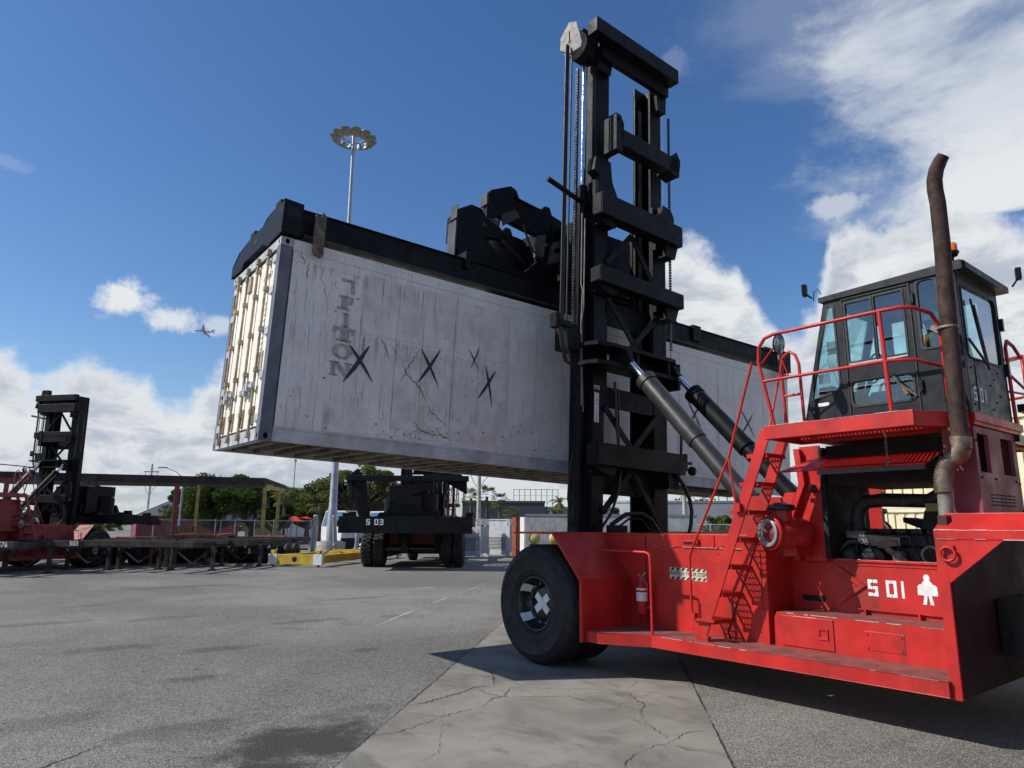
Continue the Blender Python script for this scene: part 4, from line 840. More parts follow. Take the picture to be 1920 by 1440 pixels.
    b = B(); b.lathe([(.062, .0), (.06, .08), (.045, .1), (.0, .105)], (8.42, 2.66, 5.015), (0, 0, 1), 20); b.build('beacon_dome', ORG, bc)
    b = B(); b.tube([(8.62, 2.60, 4.5), (8.7, 2.57, 4.0), (8.85, 2.57, 3.72)], .012, 6); b.bar((8.85, 2.565, 3.72), (8.6, 2.565, 4.42), .012, .03); b.bar((8.35, 2.58, 4.0), (8.85, 2.57, 3.76), .02, .02); b.build('wiper', SEATM, cab)
    b = B()
    for (xx, zz) in [(8.45+.13*(k % 2), 3.3+.1*k) for k in range(6)]+[(9.0+.14*(k % 3), 3.3+.09*k) for k in range(6)]: b.cyl((xx, 2.62, zz), (xx, 2.608, zz), .012, n=6)
    b.box(8.56, 8.566, 2.612, 2.62, 3.25, 3.75); b.build('panel_bolt', BLKG, cab)
    b = B(); b.box(9.56, 9.6, 2.58, 2.62, 4.3, 4.45); b.box(9.56, 9.6, 2.58, 2.62, 3.75, 3.9); b.build('panel_hinge', BLKG, cab)
    # interior
    b = B(); b.box(8.72, 9.2, 2.95, 3.45, 3.5, 3.62); b.box(8.72, 9.2, 2.84, 2.96, 3.6, 4.2); b.box(8.85, 9.07, 2.86, 2.94, 4.2, 4.36); b.box(8.82, 9.1, 3.05, 3.35, 3.26, 3.5); b.build('seat', SEATM, cab, bevel=.03)
    b = B(); b.tube([(8.85, 4.05, 3.3), (8.88, 3.82, 3.92)], .03, 8); b.tube([(8.88+.19*cos(t*pi/10), 3.80-.06*sin(t*pi/10), 3.95+.18*sin(t*pi/10)) for t in range(21)], .014, 8); b.bar((8.7, 3.8, 3.95), (9.07, 3.8, 3.95), .03, .02); b.build('steering_wheel', SEATM, cab)
    b = B(); b.box(8.4, 9.5, 4.1, 4.3, 3.26, 3.72); b.box(9.35, 9.5, 3.0, 4.1, 3.26, 3.75); b.box(8.45, 9.45, 2.7, 3.9, 4.66, 4.74); b.build('dashboard', BLK, cab, bevel=.03)
    b = B(); b.box(8.36, 8.37, 4.0, 4.12, 4.1, 4.26); b.box(8.36, 8.37, 4.12, 4.26, 3.75, 3.87); b.build('window_sticker', GRYS, cab)
    # cab base
    b = B(); b.box(8.22, 9.7, 2.58, 4.5, 3.06, 3.19); b.box(8.2, 9.72, 2.56, 2.6, 3.1, 3.19); b.build('cab_base', red, root, bevel=.008)
    hs = B(); hs.prism([(8.22, 2.16), (9.5, 2.16), (9.5, 3.05), (8.22, 3.05)], 'y', 2.60, 2.64, [[(8.30, 2.58), (8.62, 2.58), (8.62, 2.98), (8.30, 2.98)], [(9.0, 2.58), (9.38, 2.58), (9.38, 2.98), (9.0, 2.98)]]); hs.box(8.22, 8.26, 2.64, 2.9, 2.16, 3.05); hs.box(9.46, 9.5, 2.64, 2.9, 2.16, 3.05); hs = hs.build('radiator_housing', mat('dull_red_housing_paint', (.24, .05, .06), .55, var=.15, scale=2), root, bevel=.004)
    b = B()
    for r_ in range(4):
        for k in range(6): b.box(8.50+k*.13, 8.60+k*.13, 2.597, 2.60, 2.24+r_*.035, 2.256+r_*.035)
    b.build('louvre', DKBLK, hs)
    b = B()
    for (xx, zz) in ((8.3, 2.52), (8.72, 2.52), (9.35, 2.52), (8.26, 2.9), (9.46, 2.5), (9.46, 2.2)): b.cyl((xx, 2.6, zz), (xx, 2.588, zz), .013, n=6)
    b.build('housing_bolt', DKBLK, hs)
    # right-hand side rail behind the cab
    b = B(); b.tube([(9.62, 2.6, 3.95), (9.95, 2.62, 4.02), (10.15, 2.6, 4.05), (9.9, 2.6, 4.17), (9.68, 2.6, 4.2), (9.6, 2.6, 4.1), (9.64, 2.6, 3.1)], .021, 8); b.tube([(9.64, 2.6, 3.78), (10.2, 2.6, 3.66)], .016, 8); b.tube([(9.5, 2.7, 3.6), (10.3, 2.6, 3.62)], .014, 8); b.build('rear_rail', red, root)
    b = B(); b.box(9.74, 10.2, 2.5, 2.6, 3.35, 3.44); b.box(9.5, 10.0, 2.55, 2.65, 2.98, 3.06); b.build('rear_bracket', BLKG, root)
    # ---- exhaust stack
    b = B(); b.tube([(8.02, 2.66, 2.78), (8.02, 2.66, 3.0), (8.01, 2.63, 4.4), (8.0, 2.605, 5.0), (8.0, 2.60, 5.45), (8.0, 2.61, 5.6), (8.0, 2.605, 5.72), (8.0, 2.575, 5.83), (8.0, 2.53, 5.91), (8.0, 2.49, 5.96)], [.092, .082, .080, .079, .078, .078, .077, .075, .070, .062], 18); ex = b.build('exhaust_stack', EXH, root)
    b = B(); b.tube([(8.02, 2.66, 2.92), (8.02, 2.665, 2.82), (8.02, 2.70, 2.73), (8.02, 2.78, 2.69)], [.1, .1, .098, .095], 18); b.build('exhaust_elbow', EXHF, ex)
    b = B(); n_ = 26; pth = [Vector((8.02, 2.78, 2.70)).lerp(Vector((8.02, 2.86, 2.36)), t/n_)+Vector((0, .03*sin(pi*t/n_), 0)) for t in range(n_+1)]; b.tube(pth, [.098 if t % 2 else .084 for t in range(n_+1)], 18); b.build('flexible_pipe', EXHF, ex)
    b = B(); b.tube([(8.02, 2.86, 2.36), (8.03, 2.88, 1.9)], .07, 14); b.build('lower_pipe', GRYS, ex)
    b = B(); b.lathe([(.093, 0), (.1, .0), (.1, .03), (.093, .03)], (8.02, 2.655, 4.05), (0, 0, 1), 18); b.bar((8.06, 2.74, 4.06), (8.12, 2.84, 4.13), .03, .05); b.bar((8.06, 2.66, 4.05), (8.35, 2.66, 4.05), .02, .03); b.build('exhaust_clamp', GRYS, ex)
    # ---- chain from platform to flap
    b = B()
    for k in range(14): b.tube([(7.95+.012*cos(t*pi/4)*(k % 2), 3.36+.012*cos(t*pi/4)*((k+1) % 2), 3.02-k*.026+.017*sin(t*pi/4)) for t in range(9)], .003, 4)
    b.build('flap_chain', GRYS, root, kind='stuff')

    # ================= MAST (own frame)
    ML = Vector((9.2, 7.75, 1.0))-Vector(OFF)
    def MP(name, mb, m=BLK, bevel=.006, parent=None, kind=None):
        if parent is None:
            o = mb.build(name, m, root, bevel=bevel, kind=kind)
            for q in mb.parts: q.location = ML; q.rotation_euler = mast_rot
        else: o = mb.build(name, m, parent, bevel=bevel, kind=kind)
        return o
    b = MB()
    om = MP('outer_mast', MB().box(-1.02, -.96, .35, .92, -.35, 7.0).box(-.96, -.76, .35, .41, -.35, 7.0).box(-.96, -.76, .86, .92, -.35, 6.9).box(.81, .87, .35, .92, -.35, 7.0).box(.52, .81, .35, .41, -.35, 7.0).box(.52, .81, .86, .92, -.35, 6.9), bevel=.006)
    for (x0, x1, w0, w1) in ((-1.2, .97, 6.2, 6.6), (-1.22, .98, 4.98, 5.26), (-1.25, .96, 1.92, 2.28)):
        bb = MB(); bb.box(x0, x1, -.0, .26, w0, w1); bb.box(x0+.12, -.76, .26, .35, w0-.1, w1); bb.box(.5, x1-.1, .26, .35, w0-.1, w1)
        bb.prism([(.62, w0), (x1-.02, w0), (.87, w0-.24), (.62, w0-.24)], 'y', .12, .35); bb.prism([(x0+.05, w0), (-.7, w0), (-.76, w0-.12), (-1.02, w0-.12)], 'y', .12, .35)
        MP('cross_beam', bb, parent=om, bevel=.012)
        MP('beam_cap', MB().box(x1, x1+.04, .03, .24, w0+.03, w1-.04).box(x0-.012, x0, .02, .25, w0+.02, w1-.02), parent=om, bevel=.006)
    MP('gusset', MB().prism([(-1.1, 6.6), (-.60, 6.6), (-.80, 6.95), (-.84, 7.32), (-1.2, 7.32), (-1.24, 7.06), (-1.1, 6.98)], 'y', .16, .34).prism([(.97, 6.6), (.3, 6.6), (.6, 6.86), (.66, 7.02), (.88, 6.98), (.96, 6.85)], 'y', .2, .34), parent=om)
    for w in (3.55, 3.86):
        MP('anchor_plate', MB().prism([(-1.38, .15), (-1.3, -.02), (-1.0, -.1), (.55, -.12), (.72, .0), (.75, .35), (-1.38, .35)], 'z', w, w+.06), parent=om)
    MP('anchor_web', MB().box(-.75, .5, .2, .26, 3.6, 3.88).box(-.7, -.64, -.08, .3, 3.6, 3.87).box(-.42, -.36, -.08, .3, 3.6, 3.87).box(.4, .46, -.08, .3, 3.6, 3.87).box(.68, .74, -.08, .3, 3.4, 3.87), parent=om)
    MP('tie_plate', MB().box(-.76, .52, .36, .40, 2.95, 3.3).box(-.76, .52, .42, .46, 1.5, 1.95).box(-.76, .52, .5, .54, 4.45, 4.9), parent=om)
    br = MB()
    for (p, q) in (((-.78, 4.95), (.2, 3.9)), ((.6, 4.8), (-.3, 3.9)), ((-.78, 2.95), (-.05, 2.25)), ((.6, 2.95), (-.1, 2.25)), ((-.1, 1.92), (-.8, 1.2)), ((-.05, 1.92), (.6, 1.1)), ((-.1, 6.2), (-.75, 5.5)), ((-.1, 6.2), (.6, 5.3))):
        br.bar((p[0], .33, p[1]), (q[0], .33, q[1]), .03, .11, (0, 0, 1))
    MP('diagonal_brace', br, parent=om)
    # inner mast
    t0 = 4.2+ext-3.0; T = ext-3.0
    im = MP('inner_mast', MB().box(-.93, -.87, .42, .82, t0-1, 9.75+T).box(-.87, -.62, .42, .47, t0-1, 9.75+T).box(-.87, -.55, .77, .82, t0-1, 9.75+T).box(.80, .86, .42, .82, t0-1, 9.75+T).box(.55, .80, .42, .47, t0-1, 9.75+T).box(.5, .80, .77, .82, t0-1, 9.75+T))
    MP('slide_face', MB().box(-.868, -.862, .48, .76, t0, 9.2+T).box(.5, .505, .772, .815, t0, 9.5+T).box(.60, .70, .764, .769, t0, 9.3+T), GRYS, parent=im, bevel=0)
    bb = MB(); bb.box(-1.38, .93, .0, .24, 9.66+T, 9.95+T); bb.box(-1.0, .86, .20, .32, 9.42+T, 9.80+T); bb.prism([(-1.03, 9.66+T), (-.55, 9.66+T), (-.68, 9.42+T), (-.72, 9.2+T), (-1.03, 9.2+T)], 'y', .3, .42); bb.prism([(.90, 9.66+T), (.46, 9.66+T), (.62, 9.42+T), (.66, 9.1+T), (.86, 9.1+T)], 'y', .3, .42)
    MP('head_beam', bb, parent=im, bevel=.015)
    bb = MB(); bb.box(-.88, .86, .0, .25, 7.66+T, 7.98+T); bb.prism([(-.9, 7.5+T), (-.74, 7.5+T), (-.70, 8.05+T), (-.78, 8.2+T), (-.9, 8.2+T)], 'y', -.02, .28, [[(-.85+.03*cos(a*pi/4), 8.1+T+.03*sin(a*pi/4)) for a in range(8)]]); bb.prism([(.6, 7.66+T), (.88, 7.6+T), (.92, 7.95+T), (.82, 8.1+T), (.7, 8.0+T)], 'y', .0, .3)
    MP('yoke_beam', bb, parent=im, bevel=.012)
    # lift cylinders, chains, hoses, sheave
    for x in (-1.14, 1.0):
        MP('lift_cylinder', MB().cyl((x, .55, .2), (x, .55, 6.9+min(0, T)), .085, n=20), BLK, bevel=0)
        if ext > 1: MP('lift_rod', MB().cyl((x, .55, 6.8), (x, .55, 9.4+T), .052, n=20), CHR, bevel=0)
        cb = MB()
        for k in range(int((9.2+T-4.3)/.055)): cb.box(x-.2, x-.2+.045, .52, .58, 4.3+k*.055, 4.3+k*.055+.036)
        for k in range(int((9.2+T-4.3)/.055)): cb.box(x+.12, x+.16, .42, .46, 4.3+k*.055, 4.3+k*.055+.036)
        cb.box(x-.19, x-.165, .53, .57, 4.3, 9.2+T); MP('lift_chain', cb, BLKG, bevel=0, kind='stuff')
    for k, (dx, lw) in enumerate(((-1.66, 4.25), (-1.63, 4.25), (-1.60, 4.3), (-1.52, 4.35))):
        top = 9.5+T
        MP('lift_hose', MB().tube([(dx, .5, top), (dx, .5, lw+1), (dx, .5, lw), (dx+.02, .5, 3.9), (dx+.12, .5, 3.62), (-1.25, .48, 3.5)], .017, 8), HOSE, bevel=0)
    MP('hose_clamp', MB().box(-1.72, -1.46, .44, .58, 4.2, 4.3).box(-1.8, -1.7, .45, .6, 4.15, 4.4).box(-1.5, -1.2, .5, .8, 3.85, 4.3), BLK)
    sh = MP('hose_sheave', MB().prism([(.20, 9.44+T), (.24, 9.36+T), (.5, 9.36+T), (.78, 9.58+T), (.77, 9.84+T), (.55, 10.03+T), (.36, 9.94+T)], 'x', -1.56, -1.53).lathe([(.001, .0), (.25, .0), (.25, .14), (.001, .14)], (-1.52, .5, 9.6+T), (1, 0, 0), 24), mat('pale_grey_paint', (.19, .19, .18), .6, var=.2, scale=5) if main else BLK)
    MP('sheave_bracket', MB().box(-1.4, -1.0, .34, .66, 9.4+T, 9.9+T).cyl((-1.565, .52, 9.62+T), (-1.55, .52, 9.62+T), .04, n=10).bar((-1.562, .52, 9.66+T), (-1.562, .53, 9.84+T), .012, .03), BLK, parent=sh)
    MP('hose_bar', MB().cyl((-2.02, .5, 6.72+T*.2), (-1.0, .5, 6.52+T*.2), .045, n=10), BLK, bevel=0)
    MP('hydraulic_pipe', MB().tube([(-1.27, .42, 6.3), (-1.27, .42, 5.0), (-1.25, .40, 4.9), (-1.27, .4, 4.4), (-1.24, .4, 2.9)], .014, 6).tube([(-1.24, .38, 6.2), (-1.24, .38, 4.6), (-1.28, .4, 4.3), (-1.2, .4, 2.8)], .011, 6).tube([(.93, .3, 6.2), (.97, .3, 5.6), (.95, .3, 4.0)], .009, 6), GRYS, bevel=0)
    MP('hydraulic_hose', MB().tube([(-.55, .3, 3.4), (-.5, .3, 2.6), (-.42, .28, 1.9), (-.5, .28, 1.5), (-.62, .3, 1.2), (-.85, .3, .95)], .022, 8).tube([(-.45, .32, 3.3), (-.42, .32, 2.4), (-.45, .3, 1.6)], .016, 8)
       .tube([(-.85, .1, 1.0), (-.6, .0, 1.18), (-.35, -.1, 1.2), (-.15, -.15, 1.1), (-.02, -.2, .9), (0, -.2, .86)], .035, 10).tube([(-.8, .1, .9), (-.55, .0, 1.1), (-.35, -.1, 1.12), (-.15, -.1, .95), (-.06, -.15, .86)], .018, 8)
       .tube([(1.05, .2, 2.9), (1.1, .2, 2.6), (1.08, .2, 2.25)], .025, 8).tube([(.8, .1, 1.95), (.95, .05, 1.75), (1.05, 0, 1.5), (1.1, 0, 1.3), (1.0, -.05, 1.05), (.88, -.1, .92)], .035, 10).tube([(-1.2, .6, 2.2), (-1.3, .6, 1.8), (-1.32, .6, 1.4), (-1.26, .6, 1.1), (-1.2, .6, .95)], .014, 8), HOSE, bevel=0)
    wl = MP('work_lamp', MB().bar((1.0, .1, 2.14), (1.25, .1, 2.16), .04, .05).lathe([(.0, -.05), (.075, -.04), (.085, .02), (.07, .05), (.0, .06)], (1.24, .08, 2.02), (0, 1, .2), 20), BLK, bevel=0)
    MP('bracket_box', MB().box(.95, 1.01, .0, .2, 2.0, 2.3).box(-.9, -.62, -.05, .15, .86, 1.0), BLK)
    if main:
        st = MP('brand_plate', MB().box(-1.0, -.9, .336, .342, 2.66, 3.16), WHT, bevel=0)
        tx = MB()
        for k, chh in enumerate('TAYLOR'): put_text(tx, chh, .105, (-.95, .333, 3.115-k*.083), (1, 0, 0), (0, 0, 1), .012)
        MP('plate_lettering', tx, REDT, parent=st, bevel=0)
        tx = MB(); put_text(tx, '975', .10, (-.95, .336, 3.24), (1, 0, 0), (0, 0, 1), .012); MP('size_number', tx, WHT, bevel=0)
    # ---- tilt cylinders from mast to frame
    for (p, q) in ((((8.63, 7.66, 4.78)), (8.63, 5.30, 2.12)), (((9.93, 7.72, 4.72)), (9.93, 5.5, 2.36))):
        p = Vector(p); q = Vector(q); d = (q-p).normalized(); L = (q-p).length
        tc_ = B(); tc_.cyl(p+d*.62, q, .135 if p.x < 9 else .125, n=28); tc_.cyl(p+d*.60, p+d*.72, .165, n=28); tc_.cyl(p+d*1.95, p+d*2.05, .15, n=28); tc_.cyl(p+d*.72, p+d*2.0, .148, n=28); tc_ = tc_.build('tilt_cylinder', mat('graphite_cylinder_paint', (.024, .025, .025), .42, var=.15, scale=3) if p.x < 9 else BLK, root)
        b = B(); b.cyl(p+d*.15, p+d*.63, .055, n=18); b.build('tilt_rod', CHR, tc_)
        b = B(); b.cyl(p-Vector((.07, 0, 0)), p+Vector((.07, 0, 0)), .11, n=16); b.bar(p, p+d*.2, .12, .12); b.cyl(q-Vector((.1, 0, 0)), q+Vector((.1, 0, 0)), .15, n=16); b.build('pivot_eye', BLK, tc_)
        b = B(); b.tube([p+d*.6+Vector((.17, 0, .05)), p+d*1.5+Vector((.18, 0, .05)), p+d*2.2+Vector((.16, 0, .05)), p+d*3.3+Vector((.2, 0, .1))], .014, 6); b.tube([p+d*2.0+Vector((.19, 0, .0)), p+d*2.9+Vector((.19, 0, .0)), q+Vector((.1, -.1, -.1))], .018, 6); b.build('cylinder_hose', HOSE, tc_)
    b = B(); b.prism([(5.1, 1.9), (5.7, 1.9), (5.4, 2.4), (5.15, 2.4)], 'x', 8.40, 8.46); b.prism([(5.1, 1.9), (5.7, 1.9), (5.4, 2.4), (5.15, 2.4)], 'x', 8.80, 8.86); b.prism([(5.1, 1.9), (5.9, 1.9), (5.6, 2.5), (5.35, 2.5)], 'x', 9.72, 9.78); b.build('pivot_bracket', red, root, bevel=.006)
    # ---- spreader (own frame)
    sl, srot = spr
    def SP(name, mb, m=BLK, bevel=.006, parent=None, kind=None):
        o = mb.build(name, m, parent or root, bevel=bevel, kind=kind)
        if parent is None:
            for q in mb.parts: q.location = sl; q.rotation_euler = srot
        return o
    LL = half*2; cx = half
    X = lambda x: x if half > 6 else (x-6.096)*half/6.096+half
    s0 = SP('spreader_frame', MB().box(.2, LL-.2, .02, .24, 3.0, 3.36).box(.2, LL-.2, -.02, .26, 3.355, 3.375).box(.2, LL-.2, 2.2, 2.42, 3.0, 3.36).box(cx-2.6, cx+2.6, .26, 2.18, 3.05, 3.3), bevel=.01)
    SP('bottom_flange', MB().box(.3, LL-.3, -.02, .26, 2.965, 2.998).box(.3, LL-.3, 2.18, 2.44, 2.965, 2.998), GRYS if False else mat('scuffed_brown_steel', (.045, .038, .032), .7, var=.3, scale=3), parent=s0)
    for sgx in (0, 1):
        ee = MB(); pts = [(-.08, 2.93), (-.08, 3.42), (.35, 3.44), (.75, 3.40), (.95, 3.34), (1.75, 3.34), (2.2, 3.28), (2.52, 3.12), (2.52, 2.93), (2.1, 2.93), (1.95, 2.93), (1.8, 3.0), (.75, 3.0), (.6, 2.93)]
        xa, xb = (-.03, .24) if sgx == 0 else (LL-.24, LL+.03)
        ee.prism(pts, 'x', xa, xb); ee.box(xa+.05 if sgx == 0 else xa-.1, xb+.1 if sgx == 0 else xb-.05, .34, .56, 3.42, 3.60); ee.box(xa+.05 if sgx == 0 else xa-.1, xb+.1 if sgx == 0 else xb-.05, 1.6, 1.84, 3.3, 3.52)
        e = SP('end_beam', ee, parent=s0, bevel=.01)
        hx = xa-.003 if sgx == 0 else xb
        SP('slot', MB().box(hx, hx+.003, 1.2, 1.34, 3.16, 3.24).box(hx, hx+.003, .05, .09, 3.28, 3.36).box(hx, hx+.003, 2.42, 2.46, 3.0, 3.05), DKBLK, parent=e, bevel=0)
        SP('lock_opening', MB().box(.02, .2, -.083, -.078, 3.18, 3.34) if sgx == 0 else MB().box(LL-.2, LL-.02, -.083, -.078, 3.18, 3.34), DKBLK, parent=e, bevel=0)
    if main:
        for x, sgn in ((.41, 1), (LL-.55, 1)):
            SP('guide_board', MB().prism([(x, 2.74), (x+.02, 2.69), (x+.12, 2.66), (x+.15, 2.7), (x+.15, 3.28), (x+.1, 3.34), (x+.07, 3.26), (x, 3.3)], 'y', -.17, -.12), WOOD, bevel=.006)
    hd_ = MB(); hd_.prism([(X(3.05), 3.37), (X(3.05), 3.66), (X(3.5), 3.66), (X(3.55), 3.55), (X(4.5), 3.6), (X(4.8), 3.9), (X(7.6), 3.9), (X(8.0), 3.55), (X(8.6), 3.55), (X(8.95), 3.3), (X(8.95), 3.1), (X(8.7), 3.0)], 'y', .30, .42)
    hd_.prism([(X(3.05), 3.37), (X(3.05), 3.66), (X(3.5), 3.66), (X(3.55), 3.55), (X(4.5), 3.6), (X(4.8), 3.9), (X(7.6), 3.9), (X(8.0), 3.55), (X(8.6), 3.55), (X(8.95), 3.3), (X(8.7), 3.3)], 'y', 1.95, 2.07); hd_.box(X(3.4), X(8.4), .42, 1.95, 3.38, 3.55)
    SP('spreader_head', hd_, parent=s0, bevel=.015)
    SP('end_stop', MB().box(X(8.75), X(9.0), -.04, .3, 3.08, 3.42).box(X(3.02), X(3.12), -.04, .3, 3.2, 3.5), parent=s0)
    for ya in (.34,):
        SP('post_bracket', MB().prism([(X(3.0), 3.5), (X(3.0), 4.32), (X(3.04), 4.4), (X(3.3), 4.56), (X(3.52), 4.55), (X(3.62), 4.42), (X(3.75), 4.36), (X(3.95), 4.3), (X(4.0), 4.1), (X(3.6), 4.05), (X(3.9), 3.8), (X(4.3), 3.6), (X(3.3), 3.5)], 'y', ya, ya+.1, [[(X(3.55), 4.3), (X(3.62), 4.36), (X(3.72), 4.27), (X(3.58), 4.24)]]), parent=s0, bevel=.008)
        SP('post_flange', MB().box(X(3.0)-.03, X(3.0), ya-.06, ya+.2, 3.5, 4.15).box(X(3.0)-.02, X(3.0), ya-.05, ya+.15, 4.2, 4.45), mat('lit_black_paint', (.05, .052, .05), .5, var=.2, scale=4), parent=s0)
    SP('rotator_drum', MB().cyl((X(4.5), 1.2, 3.5), (X(4.5), 1.2, 4.4), .55, n=28).cyl((X(7.5), 1.2, 3.5), (X(7.5), 1.2, 4.2), .5, n=28).box(X(4.8), X(7.5), .4, 1.9, 3.6, 4.3), parent=s0, bevel=.01)
    arm = [(X(3.70), 4.42), (X(3.70), 4.95), (X(3.78), 5.05), (X(4.2), 5.26), (X(4.33), 5.22), (X(4.40), 5.08), (X(4.95), 5.02), (X(5.02), 5.12), (X(5.14), 5.12), (X(5.2), 4.98), (X(5.75), 4.86), (X(6.6), 4.8), (X(6.6), 4.2), (X(5.6), 4.35), (X(5.0), 4.48), (X(4.55), 4.52), (X(4.0), 4.6)]
    for ya in (.45, 1.75):
        SP('carriage_arm', MB().prism(arm, 'y', ya, ya+.14, [[(X(4.25), 5.03), (X(4.32), 5.1), (X(4.72), 4.99), (X(4.6), 4.97)]]), parent=s0, bevel=.01)
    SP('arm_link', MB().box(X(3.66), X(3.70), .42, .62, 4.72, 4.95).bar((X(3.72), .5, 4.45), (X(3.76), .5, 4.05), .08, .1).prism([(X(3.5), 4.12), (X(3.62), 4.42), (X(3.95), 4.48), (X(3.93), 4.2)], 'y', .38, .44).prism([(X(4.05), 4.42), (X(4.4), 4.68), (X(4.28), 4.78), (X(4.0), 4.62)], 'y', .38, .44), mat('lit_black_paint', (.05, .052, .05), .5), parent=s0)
    SP('side_shift_cylinder', MB().cyl((X(4.0), .7, 4.35), (X(4.95), .7, 3.85), .06).cyl((X(5.0), .5, 4.25), (X(6.4), .5, 4.6), .07), BLKG, parent=s0, bevel=0)
    SP('link_plate', MB().prism([(X(5.05), 3.9), (X(5.5), 4.1), (X(5.55), 4.2), (X(5.5), 4.35), (X(5.6), 4.55), (X(5.2), 4.4), (X(5.1), 4.2)], 'y', .30, .36, [[(X(5.18), 4.15), (X(5.38), 4.22), (X(5.38), 4.32), (X(5.18), 4.24)]]).prism([(X(4.72), 3.95), (X(4.92), 4.0), (X(4.95), 4.45), (X(4.75), 4.38)], 'y', .30, .36), mat('worn_dark_steel', (.09, .085, .075), .6, var=.3, scale=6), parent=s0)
    SP('carriage', MB().box(cx-.75, cx+1.1, .02 if main else -.3, .4, 3.45, 4.75).box(cx-1.0, cx+1.0, -.1 if main else -.5, .1, 3.5, 3.9).box(cx-.9, cx+.9, .4, 1.7, 4.3, 4.8), parent=s0, bevel=.02)
    SP('spreader_hose', MB().tube([(X(4.4), .3, 4.5), (X(4.6), .28, 4.1), (X(5.0), .28, 3.8), (X(5.6), .25, 3.75)], .02, 6).tube([(X(5.8), .25, 4.6), (X(6.1), .22, 4.0), (X(6.6), .22, 3.7)], .02, 6), HOSE, parent=s0, bevel=0)
    return s0

hm = thing('container_handler', 'large red and black container handler marked S 01, cab raised, holding the white container high', 'container handler', OFF, group='container handlers')
handler(hm, ext=3.0, spr=(Vector(CLOC)-Vector(OFF), CROT), main=True, red=RED)
# markings on the big machine
b = MB(off=OFF); stencil(b, 'S', (8.797, 4.085, 1.215), (0, -1, 0), (0, 0, 1), .115, .19, 0); stencil(b, '0', (8.797, 3.875, 1.215), (0, -1, 0), (0, 0, 1), .12, .19, 0); stencil(b, '1', (8.797, 3.745, 1.215), (0, -1, 0), (0, 0, 1), .10, .19, 0); b.build('fleet_number', WHT, hm)
b = MB(off=OFF); stencil(b, 'S 01', (8.43, 2.617, 3.34), (1, 0, 0), (0, 0, 1), .09, .16, .03); b.build('fleet_number', WHT, hm)
b = MB(off=OFF)
E0 = (3.24, 1.30)
def disc(mb, y, z, ry, rz, x): mb.add([(x, y+ry*cos(t*pi/9), z+rz*sin(t*pi/9)) for t in range(18)], [tuple(range(18))])
DY = -.035
disc(b, 3.425, 1.455, .034, .040, 8.7965); disc(b, 3.425, 1.375, .058, .058, 8.7960); disc(b, 3.485, 1.345, .045, .042, 8.7955); disc(b, 3.365, 1.345, .045, .042, 8.7950)
b.add([(8.7945, 3.53, 1.265), (8.7945, 3.32, 1.265), (8.7945, 3.32, 1.325), (8.7945, 3.53, 1.325)], [(0, 1, 2, 3)])
b.add([(8.794, 3.46, 1.26), (8.794, 3.39, 1.26), (8.794, 3.39, 1.36), (8.794, 3.46, 1.36)], [(0, 1, 2, 3)])
for s_ in (1, -1): b.add([(8.7935, 3.425+.004*s_, 1.27), (8.7935, 3.425+.038*s_, 1.27), (8.7935, 3.425+.058*s_, 1.165), (8.7935, 3.425+.02*s_, 1.165)], [(0, 1, 2, 3)])
b.build('stencil_emblem', WHT, hm)
dc = MB(off=OFF); dc.add([(8.196, 6.56, 1.29), (8.196, 5.94, 1.28), (8.196, 5.94, 1.44), (8.196, 6.56, 1.45)], [(0, 1, 2, 3)]); dc = dc.build('warning_decal', mat('cream_decal', (.55, .50, .38), .6), hm)
b = MB(off=OFF)
for (z0, z1) in ((1.405, 1.445), (1.288, 1.325)):
    for k in range(7):
        y = 6.54-k*.088; b.add([(8.1945, y, z0), (8.1945, y-.045, z0), (8.1945, max(y-.08, 5.942), z1), (8.1945, max(y-.035, 5.942), z1)], [(0, 1, 2, 3)])
put_text(b, 'WATCH YOUR STEP', .068, (8.1945, 6.25, 1.365), (0, -1, 0), (0, 0, 1), .02); b.build('decal_print', SPRAY, dc)
fe = MB(off=(8.02, 6.93, .592)); fe.lathe([(.0, 0), (.06, .0), (.075, .03), (.075, .36), (.055, .42), (.025, .45), (.025, .5)], (8.02, 6.93, .78), (0, 0, 1), 20)
fet = thing('fire_extinguisher', 'small red fire extinguisher with white label strapped beside the red front fender', 'fire extinguisher', (8.02, 6.93, .592))
fe.build('cylinder_body', RED, fet)
b = MB(off=(8.02, 6.93, .592)); b.lathe([(.077, 0), (.077, .12)], (8.02, 6.93, .97), (0, 0, 1), 20); b.lathe([(.078, 0), (.078, .025)], (8.02, 6.93, 1.12), (0, 0, 1), 20); b.build('label_band', WHT, fet)
b = MB(off=(8.02, 6.93, .592)); b.bar((8.02, 6.93, 1.27), (7.93, 6.9, 1.33), .02, .02); b.bar((8.02, 6.93, 1.3), (8.08, 6.9, 1.36), .02, .02); b.box(8.0, 8.04, 6.91, 6.95, 1.24, 1.31); b.tube([(8.04, 6.93, 1.29), (8.1, 6.9, 1.2), (8.1, 6.9, .95)], .01, 6); b.box(8.08, 8.19, 6.9, 6.96, .85, .9); b.build('valve', GALV, fet)

